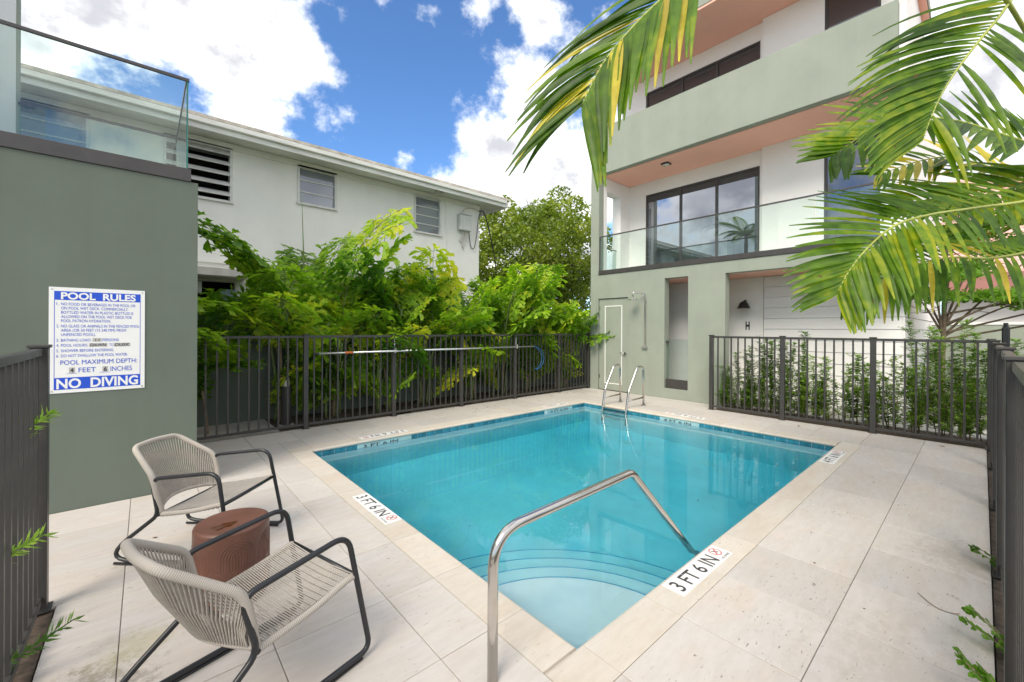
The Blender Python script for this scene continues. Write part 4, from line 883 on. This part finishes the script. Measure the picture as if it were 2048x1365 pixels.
# bollard light among the palms
bl = root('bollard_light', 'dark cylindrical bollard light behind the palm fence', 'bollard', (1.68, 7.3, 0))
MB().cyl((1.68, 7.3), .075, .0, .62, 24).build('body', M['fence'], bl); MB().cyl((1.68, 7.3), .075, .74, .79, 24).build('cap', M['fence'], bl); MB().cyl((1.68, 7.3), .045, .62, .74, 18).build('lens', M['lamp'], bl); MB().cyl((1.68, 7.3), .11, -.02, .015, 24).build('footing', M['conc'], bl)

# --- leafy tree behind the house corner
def leaf_cloud(mb, q, c, rad, n, size, flatten=1.0, shell=.55):
    for _ in range(n):
        d = V((q.gauss(0, 1), q.gauss(0, 1), q.gauss(0, 1))).normalized(); rr = shell + (1 - shell) * q.random() ** .6
        p = V((c[0] + d.x * rad[0] * rr, c[1] + d.y * rad[1] * rr, c[2] + d.z * rad[2] * rr))
        a = V((q.gauss(0, 1), q.gauss(0, 1), q.gauss(0, .6) * flatten)).normalized(); b = a.orthogonal().normalized(); b = (b * math.cos(q.uniform(0, 6)) + a.cross(b) * math.sin(q.uniform(0, 6))).normalized() if flatten > .5 else (a.cross(V((0, 0, 1))).normalized() if abs(a.z) < .95 else b)
        s = size * q.uniform(.6, 1.3); w_ = s * .32
        mb.add([p - a * s * .5, p + b * w_, p + a * s * .5, p - b * w_], [(0, 1, 2, 3)])
def branch_tree(name, label, cat, base, trunk, limbs, crown, leafmat, leaf, seed):
    q = random.Random(seed); r = root(name, label, cat, base)
    mb = MB(); mb.tube(smooth_path(trunk, 12), trunk_r[0], 9, rfun=lambda t: 1.2 - .6 * t); tr = mb.build('trunk', M['bark'], r, smooth=True)
    for pth, rr in limbs: MB().tube(smooth_path(pth, 10), rr, 6, rfun=lambda t: 1 - .75 * t).build('limb', M['bark'], r, smooth=True)
    mb = MB()
    for (c, rad, n) in crown: leaf_cloud(mb, q, c, rad, n, *leaf)
    mb.build('crown', leafmat, r)
    return r
trunk_r = [.28]
q = random.Random(3); TC = (14.0, 14.0, 5.0)
limbs = []; crown = []
for k in range(16):
    a = q.uniform(0, 6.28); e = q.uniform(.1, 1.3); L_ = q.uniform(1.8, 3.6); d = V((math.cos(a) * math.cos(e), math.sin(a) * math.cos(e), math.sin(e) * .9)); s0 = V((14.2, 14, 2.6 + q.random() * 1.2)); limbs.append(([s0, s0 + d * L_ * .5 + V((0, 0, .3)), s0 + d * L_], .09))
for k in range(120):
    d = V((q.gauss(0, 1), q.gauss(0, 1), q.gauss(0, 1))).normalized(); rr = q.uniform(.55, 1.05)
    c = (TC[0] + d.x * 4.1 * rr, TC[1] + d.y * 3.2 * rr, TC[2] + d.z * 2.75 * rr); sz = q.uniform(.4, .95); crown.append((c, (sz, sz, sz * .75), int(260 * sz + 90)))
for k in range(40):
    c = (q.uniform(10.6, 17.4), 13.2 + q.uniform(-.8, .8), q.uniform(1.6, 4.2)); sz = q.uniform(.5, .8); crown.append((c, (sz, sz, sz), 150))
branch_tree('leafy_tree', 'large bushy green tree between the white house and apartment building', 'tree', (14.2, 14, 0), [(14.2, 14, -.05), (14.1, 14, 1.6), (14.2, 14, 3.4), (14.3, 13.9, 5)], limbs, crown, M['tree'], (.155,), 11)
trunk_r[0] = .14; crown = []
for k in range(26): d = V((q.gauss(0, 1), q.gauss(0, 1), q.gauss(0, 1))).normalized(); crown.append(((9.9 + d.x * 1.0, 14.5 + d.y, 3.9 + d.z * 1.1), (.5, .5, .4), 120))
branch_tree('leafy_tree', 'smaller olive tree at the far corner of the white house', 'tree', (9.9, 14.5, 0), [(9.9, 14.5, -.05), (9.9, 14.5, 2), (9.9, 14.5, 4)], [], crown, M['tree'], (.15,), 12)
tw = root('bare_twig', 'thin bare twig standing above the large tree', 'twig', (12.5, 13, 6.5))
MB().tube(smooth_path([(12.75, 13.2, 6.0), (12.6, 13.2, 6.9), (12.25, 13.2, 7.6), (12.1, 13.2, 8.3)], 16), .014, 5, rfun=lambda t: 1 - .7 * t).build('twig', M['bark'], tw, smooth=True)

# --- small layered tree beyond the right fence
trunk_r[0] = .04; q = random.Random(21); limbs = []; crown = []
B0 = V((10.8, .47, 0))
tips = [(.9, -1.5, 2.30), (.5, -1.0, 2.05), (-.2, -.75, 2.10), (1.4, -2.3, 2.35), (.2, .15, 2.65), (-.35, .25, 2.5), (.3, -.45, 3.2), (.1, .2, 3.35), (.8, -1.1, 2.95), (.6, -1.8, 2.15), (1.8, -3.0, 2.2), (.0, -.2, 3.7), (.9, -.6, 3.5), (-.5, .3, 2.15)]
for (dx, dy, z) in tips:
    s0 = B0 + V((0, 0, q.uniform(1.35, 1.9))); e = B0 + V((dx, dy, z)); m_ = s0.lerp(e, .45) + V((q.uniform(-.12, .12), q.uniform(-.12, .12), q.uniform(.0, .2))); limbs.append(([s0, m_, e], .022))
    for j in range(4): f = s0.lerp(e, q.uniform(.5, .9)); limbs.append(([f, f + V((q.uniform(-.35, .35), q.uniform(-.4, .4), q.uniform(.0, .18)))], .007))
    for j in range(5): crown.append(((e.x + q.uniform(-.45, .45), e.y + q.uniform(-.5, .5), e.z + q.uniform(-.05, .14)), (.40, .42, .10), 260))
branch_tree('layered_tree', 'small tree with flat feathery tiers of foliage beyond the fence', 'tree', tuple(B0), [(10.8, .47, -.05), (10.82, .48, .8), (10.78, .46, 1.5), (10.85, .45, 2.6), (10.82, .4, 3.4)], limbs, crown, M['lace'], (.075, 1.0, .1), 22)

# --- podocarpus shrubs
def podo(seed, h):
    q = random.Random(seed); st = MB(); lf = MB()
    for k in range(8):
        x, y = q.uniform(-.16, .16), q.uniform(-.16, .16); hh = h * q.uniform(.4, 1); lx, ly = q.uniform(-.14, .14), q.uniform(-.14, .14)
        st.tube([(x, y, -.02), (x + lx * .5, y + ly * .5, hh * .5), (x + lx, y + ly, hh)], .007, 5, rfun=lambda t: 1 - .75 * t)
        def whorl(p, nn, ln, up_):
            for j in range(nn):
                a = q.uniform(0, 6.28); d = V((math.cos(a), math.sin(a), up_ + q.uniform(-.3, .5))).normalized(); s = d.cross(V((0, 0, 1))).normalized() * .0085; l_ = ln * q.uniform(.7, 1.2); e = p + d * l_ + V((0, 0, -.25 * l_ * q.random()))
                lf.add([p - s * .3, p + d * l_ * .5 + s, e, p + d * l_ * .5 - s], [(0, 1, 2, 3)])
        z = .12
        while z < hh:
            p = V((x + lx * z / hh, y + ly * z / hh, z)); whorl(p, 10, .075, .35)
            if q.random() < .6:
                a = q.uniform(0, 6.28); L_ = q.uniform(.06, .22) * (1.1 - .5 * z / hh); e = p + V((math.cos(a), math.sin(a), .55)) * L_; st.tube([p, e], .003, 3, cap=False)
                for t in (.4, .7, 1): whorl(p.lerp(e, t), 6, .06, .3)
            z += q.uniform(.028, .045)
        whorl(V((x + lx, y + ly, hh)), 14, .075, .7)
    return st.mesh('stems', M['stemdry'], True), lf.mesh('foliage', M['podo'])
PD = [podo(40 + k, 1.2 + .1 * k) for k in range(6)]
def shrub(label, u, v, k, s=1.0, group='narrow-leaved shrubs behind the fence'):
    r = root('podocarpus_shrub', label, 'shrub', (u, v, 0), rnd.uniform(0, 6), group)
    a = link('stems', PD[k][0], None, r, True); b = link('foliage', PD[k][1], None, r, True); a.scale = b.scale = (1, 1, s)
vv = [3.30, 3.08, 2.80, 2.47, 2.24, 1.95, 1.73, 1.42, 1.20, .92, .68, .40, .14, -.12]
for k, v in enumerate(vv): shrub('narrow-leaved green shrub behind the picket fence, %s from the shower wall' % ORD[k], 8.62 + rnd.uniform(-.07, .1), v, (k * 5 + k // 3) % 6, (.8 if k < 3 else .92 if k < 8 else 1.08) * rnd.uniform(.85, 1.08))

def sprig(parent, base, d, n, ln, mat, width=.006):
    q = random.Random(int(base[1] * 977)); mb = MB(); b = V(base); d = V(d)
    for k in range(n):
        p = b + d * (k / n); a = q.uniform(0, 6.28); o = d.normalized().orthogonal(); o = (Matrix.Rotation(a, 3, d.normalized()) @ o); e = (o * .8 + d.normalized() * .7).normalized(); s = e.cross(d.normalized()).normalized() * width; l_ = ln * q.uniform(.7, 1.2)
        mb.add([p - s * .3, p + e * l_ * .5 + s, p + e * l_, p + e * l_ * .5 - s], [(0, 1, 2, 3)])
    mb.tube([b, b + d], .003, 4); mb.build('foliage', mat, parent)
for lab, base, d in (('green needle-leaved sprig through the left fence below the sign', (-.50, 3.16, .98), (.13, .05, .12)), ('green needle-leaved sprig at mid height of the left fence', (-.52, 2.72, .55), (.19, .02, .08)), ('green needle-leaved sprig near the foot of the left fence', (-.52, 2.72, .08), (.28, .05, .12))):
    sprig(root('needle_sprig', lab, 'sprig', base, 0, 'sprigs through the left fence'), base, d, 56, .066, M['podo'], .007)
# creepers under the end-on fence
for j, (u, nv, hh, sc_) in enumerate(((2.13, 5, .30, 1.0), (2.55, 3, .22, .9), (3.1, 3, .18, .9), (4.15, 2, .14, .9))):
    q = random.Random(90 + j); r = root('creeper', 'leafy green creeper under the end-on fence, %s from the camera' % ORD[j], 'creeper', (u, -.06, 0), 0, 'creepers under the end-on fence'); lv = MB()
    for s_ in range(nv):
        u0 = u + q.uniform(-.06, .06); reach = q.uniform(.04, .13) * sc_; hz = hh * q.uniform(.45, 1); path = smooth_path([(u0, -.09, -.015), (u0 + q.uniform(-.02, .02), -.07, hz * .45), (u0 + q.uniform(-.05, .05), -.055 + reach * .6, hz * .9), (u0 + q.uniform(-.08, .08), -.05 + reach, hz)], 15)
        MB().tube(path, .0022, 4).build('vine', M['stemdry'], r)
        for k in range(2, len(path)):
            for sd in (-1, 1):
                if q.random() < .25: continue
                p_ = path[k]; a = q.uniform(-.7, .7) + (0 if sd > 0 else math.pi); d = V((math.cos(a), math.sin(a) * .6 + .35, q.uniform(-.5, .5))).normalized(); s = d.cross(V((q.uniform(-.6, .6), q.uniform(-.9, -.2), .8))).normalized(); ln = .042 * sc_ * q.uniform(.65, 1.25); nn = d.cross(s) * ln * .12
                lv.add([p_, p_ + d * ln * .3 + s * ln * .34, p_ + d * ln * .68 + s * ln * .28, p_ + d * ln, p_ + d * ln * .68 - s * ln * .28, p_ + d * ln * .3 - s * ln * .34, p_ + d * ln * .5 + nn], [(0, 6, 1), (1, 6, 2), (2, 6, 3), (3, 6, 4), (4, 6, 5), (5, 6, 0)])
    lv.build('leaves', M['lace'], r)
# fallen leaves
lm = MB().add([(-.03, 0, .004), (-.01, .014, .003), (.015, .012, .007), (.035, 0, .004), (.012, -.013, .003), (-.012, -.012, .008)], [(0, 1, 2, 3, 4, 5)]).mesh('leaf', M['deadleaf'])
BIGL = [(7.9, 1.95, 1.2, 'by the shrub fence'), (8.02, .35, 1.0, 'at the far end of the near deck'), (.06, 4.02, .55, 'between the back chair and the green wall'), (.12, 3.5, .5, 'under the back chair'), (2.2, 6.5, .6, 'in front of the bollard light')]
for k, (u, v, s, lab) in enumerate(BIGL):
    o = link('fallen_leaf', lm); o.location = (u, v, .001); o.scale = (s, s, s); o.rotation_euler = (0, 0, k * 1.3); tag(o, 'brown fallen leaf on the deck ' + lab, 'leaf', 'fallen leaves')
mb = MB(); q = random.Random(5)
for k in range(150):
    if k < 95: u, v = q.uniform(3.2, 8.6), 6.8 - abs(q.gauss(0, .33))
    elif k < 120: u, v = q.uniform(.6, 8.2), q.uniform(5.9, 6.8)
    else: u, v = q.uniform(1.5, 8), q.uniform(0, 1)
    if v < 5.9 and k < 120: continue
    s = q.uniform(.006, .018) * (1.4 if k < 95 else .7); a = q.uniform(0, 6.28); c, d = math.cos(a) * s, math.sin(a) * s
    mb.add([(u - c, v - d, .003), (u + d * .45, v - c * .45, .006), (u + c, v + d, .004), (u - d * .45, v + c * .45, .003)], [(0, 1, 2, 3)])
tag(mb.build('leaf_litter', M['deadleaf']), 'tiny brown leaf litter scattered over the deck', kind='stuff')
mb = MB()
for k in range(26):
    u, v = q.uniform(1.9, 6.9), q.uniform(1.6, 5.5)
    s = q.uniform(.006, .02); a = q.uniform(0, 6.28); c, d = math.cos(a) * s, math.sin(a) * s
    mb.add([(u - c, v - d, WZ + .001), (u + d * .35, v - c * .35, WZ + .003), (u + c, v + d, WZ + .001), (u - d * .35, v + c * .35, WZ + .003)], [(0, 1, 2, 3)])
tag(mb.build('floating_debris', M['deadleaf']), 'specks of leaf litter floating on the pool', kind='stuff')
tg = root('dry_twig', 'curved dry twig lying on the right-hand deck', 'twig', (2.5, .2, 0))
MB().tube(smooth_path([(3.4228595454716473, 0.24558936674475232, 0.0040000000000000036), (3.3509125598682004, 0.19539625372212116, 0.0040000000000000036), (3.3132366598728376, 0.14995763325040537, 0.0040000000000000036), (3.318393861452784, 0.10248372588809855, 0.0040000000000000036), (3.3436933421976684, 0.07516492493099058, 0.0039999999999997815)], 14), .0022, 5).build('twig', M['stemdry'], tg)

# ================================================================== FEATHER PALM OVER THE RIGHT FENCE
def feather_frond(parent, pts, nrm, Ln, n, fwd=.7, droop=.35, width=.03, t0=.12, mat=None, seed=0, sides=(1, 1), lift=.15, rr=.011, tipfac=.35, dry=0):
    """rachis through pts; strap leaflets in two rows, each folded along its midrib and bent by its weight"""
    q = random.Random(seed); P = smooth_path(pts, 40); mb = MB().tube(P, rr, 7, rfun=lambda t: 1.2 - .95 * t)
    fr = mb.build('frond', M['rachis'], parent, smooth=True); nrm = V(nrm).normalized()
    for k in range(n):
        t = t0 + (1 - t0) * k / (n - 1); x = t * (len(P) - 1); i = min(int(x), len(P) - 2); b = P[i].lerp(P[i + 1], x - i); T = frame_at(P, i); S = T.cross(nrm).normalized(); Nn = S.cross(T).normalized()
        for si, s in ((0, 1), (1, -1)):
            if q.random() > sides[si]: continue
            ln = Ln * (tipfac + (1 - tipfac) * math.sin(math.pi * min(1, .22 + .74 * t)) ** .8) * q.uniform(.88, 1.08)
            f = fwd + (1.5 - fwd) * max(0, t - .55) / .45 * .9; d = (T * f + S * s + Nn * (lift + q.uniform(-.12, .12))).normalized()
            wd = width * q.uniform(.8, 1.15); m = 7; vs = []; p = b.copy(); dr = droop * q.uniform(.7, 1.4); up_ = Nn
            for j in range(m + 1):
                a = j / m; wv = d.cross(up_); wv = wv.normalized() if wv.length > 1e-4 else S
                h = wd * .5 * (min(1, .35 + a * 3.2) if a < .3 else 1.0) * (1 - max(0, a - .5) / .5 * .82); nn = wv.cross(d).normalized()
                vs += [p + wv * h + nn * h * .45, p, p - wv * h + nn * h * .45]
                p = p + d * (ln / m); d = (d + V((0, 0, -1)) * dr * (.35 + a) / m * 2).normalized()
            fs = []
            for j in range(m): o = 3 * j; fs += [(o, o + 1, o + 4, o + 3), (o + 1, o + 2, o + 5, o + 4)]
            link('leaflet', MB().add(vs, fs).mesh('leaflet', (M['leafY'] if q.random() < dry else mat or M['palm']), True), None, fr)
    return fr
pl = root('feather_palm', 'feather palm with arching fronds leaning in over the right fence', 'palm', (5.253, -0.504, 0))
MB().tube(smooth_path([(5.503, -0.604, -.05), (5.373, -0.554, 1.38), (5.253, -0.504, 2.758)], 14), .075, 12, rfun=lambda t: 1.25 - .5 * t).build('trunk', M['bark'], pl, smooth=True)
feather_frond(pl, [(5.253, -0.504, 2.758), (4.121, -0.171, 3.437), (3.088, 0.208, 3.78), (2.297, 0.573, 3.524), (1.929, 0.764, 3.254), (1.716, 0.886, 3.033), (1.569, 0.989, 2.855), (1.448, 1.069, 2.67), (1.378, 1.118, 2.495)], (-.45,-.5,.75), 0.6, 27, droop=0.42, width=0.038, t0=0.56, seed=1, fwd=1.5, lift=0.0, sides=(1, 1), dry=0.03, tipfac=0.6)
feather_frond(pl, [(5.253, -0.504, 2.758), (4.45, -0.329, 3.511), (4.064, -0.188, 3.677), (3.827, -0.045, 3.409), (3.608, 0.082, 3.135), (3.466, 0.167, 2.911), (3.362, 0.232, 2.654)], (-.5, -.56, .66), 0.74, 46, droop=0.42, width=0.039, t0=0.36, seed=2, fwd=0.8, sides=(1, .22), lift=0.1)
feather_frond(pl, [(5.253, -0.504, 2.758), (5.029, -0.306, 2.905), (4.854, -0.085, 3.047), (4.642, 0.169, 3.177), (4.353, 0.424, 3.175), (4.122, 0.628, 3.038), (3.978, 0.755, 2.903)], (-.5, -.56, .66), 0.58, 32, droop=0.05, width=0.068, t0=0.08, seed=3, fwd=0.45, lift=0.05, sides=(1, .7))
feather_frond(pl, [(5.253, -0.504, 2.758), (5.647, -0.319, 2.785), (5.483, -0.04, 2.97), (5.368, 0.195, 3.097), (5.134, 0.401, 3.051), (4.901, 0.607, 2.938)], (-.5, -.56, .66), 0.5, 26, droop=0.1, width=0.05, t0=0.1, seed=4, fwd=0.6, lift=0.05, dry=0.35)
feather_frond(pl, [(5.253, -0.504, 2.758), (4.679, -0.264, 2.486), (4.14, 0.012, 2.369), (3.68, 0.219, 2.276), (3.448, 0.356, 2.194), (3.268, 0.449, 2.06), (3.153, 0.524, 1.912), (3.073, 0.568, 1.775)], (-.5, -.56, .66), 0.54, 36, droop=0.16, width=0.044, t0=0.16, seed=5, fwd=0.85, lift=0.05)
feather_frond(pl, [(5.253, -0.504, 2.758), (4.869, -0.298, 2.212), (4.549, -0.082, 2.075), (4.21, 0.15, 2.061), (3.999, 0.31, 2.007), (3.791, 0.467, 1.893), (3.624, 0.601, 1.812)], (-.5, -.56, .66), 0.48, 32, droop=0.45, width=0.042, t0=0.16, seed=6, fwd=0.75, lift=0.0, dry=0.12)
feather_frond(pl, [(5.253, -0.504, 2.758), (5.278, -0.393, 2.757), (5.176, -0.169, 2.694), (4.982, 0.068, 2.608), (4.811, 0.286, 2.623), (4.664, 0.483, 2.595)], (-.5, -.56, .66), 0.52, 24, droop=0.2, width=0.06, t0=0.1, seed=7, fwd=0.7)
feather_frond(pl, [(5.253, -0.504, 2.758), (5.414, -0.38, 2.516), (5.522, -0.208, 2.447), (5.571, 0.016, 2.497), (5.626, 0.234, 2.452)], (-.5, -.56, .66), 0.45, 22, droop=0.5, width=0.04, t0=0.15, seed=8, fwd=0.6, dry=0.1)
feather_frond(pl, [(5.253, -0.504, 2.758), (5.651, -0.722, 3.53), (6.064, -0.954, 3.951), (6.616, -1.308, 4.108)], (0,0,1), 0.55, 18, droop=0.3, width=0.04, t0=0.2, seed=9)
feather_frond(pl, [(5.253, -0.504, 2.758), (6.038, -0.798, 2.712), (6.849, -1.247, 2.61), (7.307, -1.518, 2.285)], (0,0,1), 0.55, 18, droop=0.3, width=0.04, t0=0.2, seed=10)
# tall palm beyond the houses on the pool's far side: the balcony windows mirror it
tpz = root('tall_palm', 'tall feather palm mirrored in the balcony window', 'palm', (-10, 10.6, 0))
MB().tube(smooth_path([(-10, 10.6, -.05), (-9.9, 10.6, 4), (-10, 10.6, 8.0)], 12), .13, 10, rfun=lambda t: 1.2 - .4 * t).build('trunk', M['bark'], tpz, smooth=True)
q = random.Random(77)
for k in range(13):
    a = k * 2.4; e = q.uniform(-.1, .9); P = [V((-10, 10.6, 8.0))]; d = V((math.cos(a) * math.cos(e), math.sin(a) * math.cos(e), math.sin(e) + .25)).normalized()
    for j in range(9): P.append(P[-1] + d * .25); d = (d + V((0, 0, -.13))).normalized()
    mb = MB(); mb.tube(P, .015, 4, rfun=lambda t: 1 - .8 * t)
    for j in range(1, 10):
        for h_ in range(3):
            b = P[j - 1].lerp(P[j], h_ / 3); T = (P[j] - P[j - 1]).normalized(); S = T.cross(V((0, 0, 1))).normalized()
            for s in (-1, 1):
                w_ = T * .7 + S * s + V((0, 0, -.25)); ln = .55 * math.sin(math.pi * (.15 + .8 * j / 10)); e_ = b + w_.normalized() * ln + V((0, 0, -.2 * ln)); n_ = T * .022
                mb.add([b - n_, b + n_, (b + e_) / 2 + n_ + V((0, 0, .04)), e_, (b + e_) / 2 - n_ + V((0, 0, .04))], [(0, 1, 2, 3, 4)])
    mb.build('frond', M['palm'], tpz)
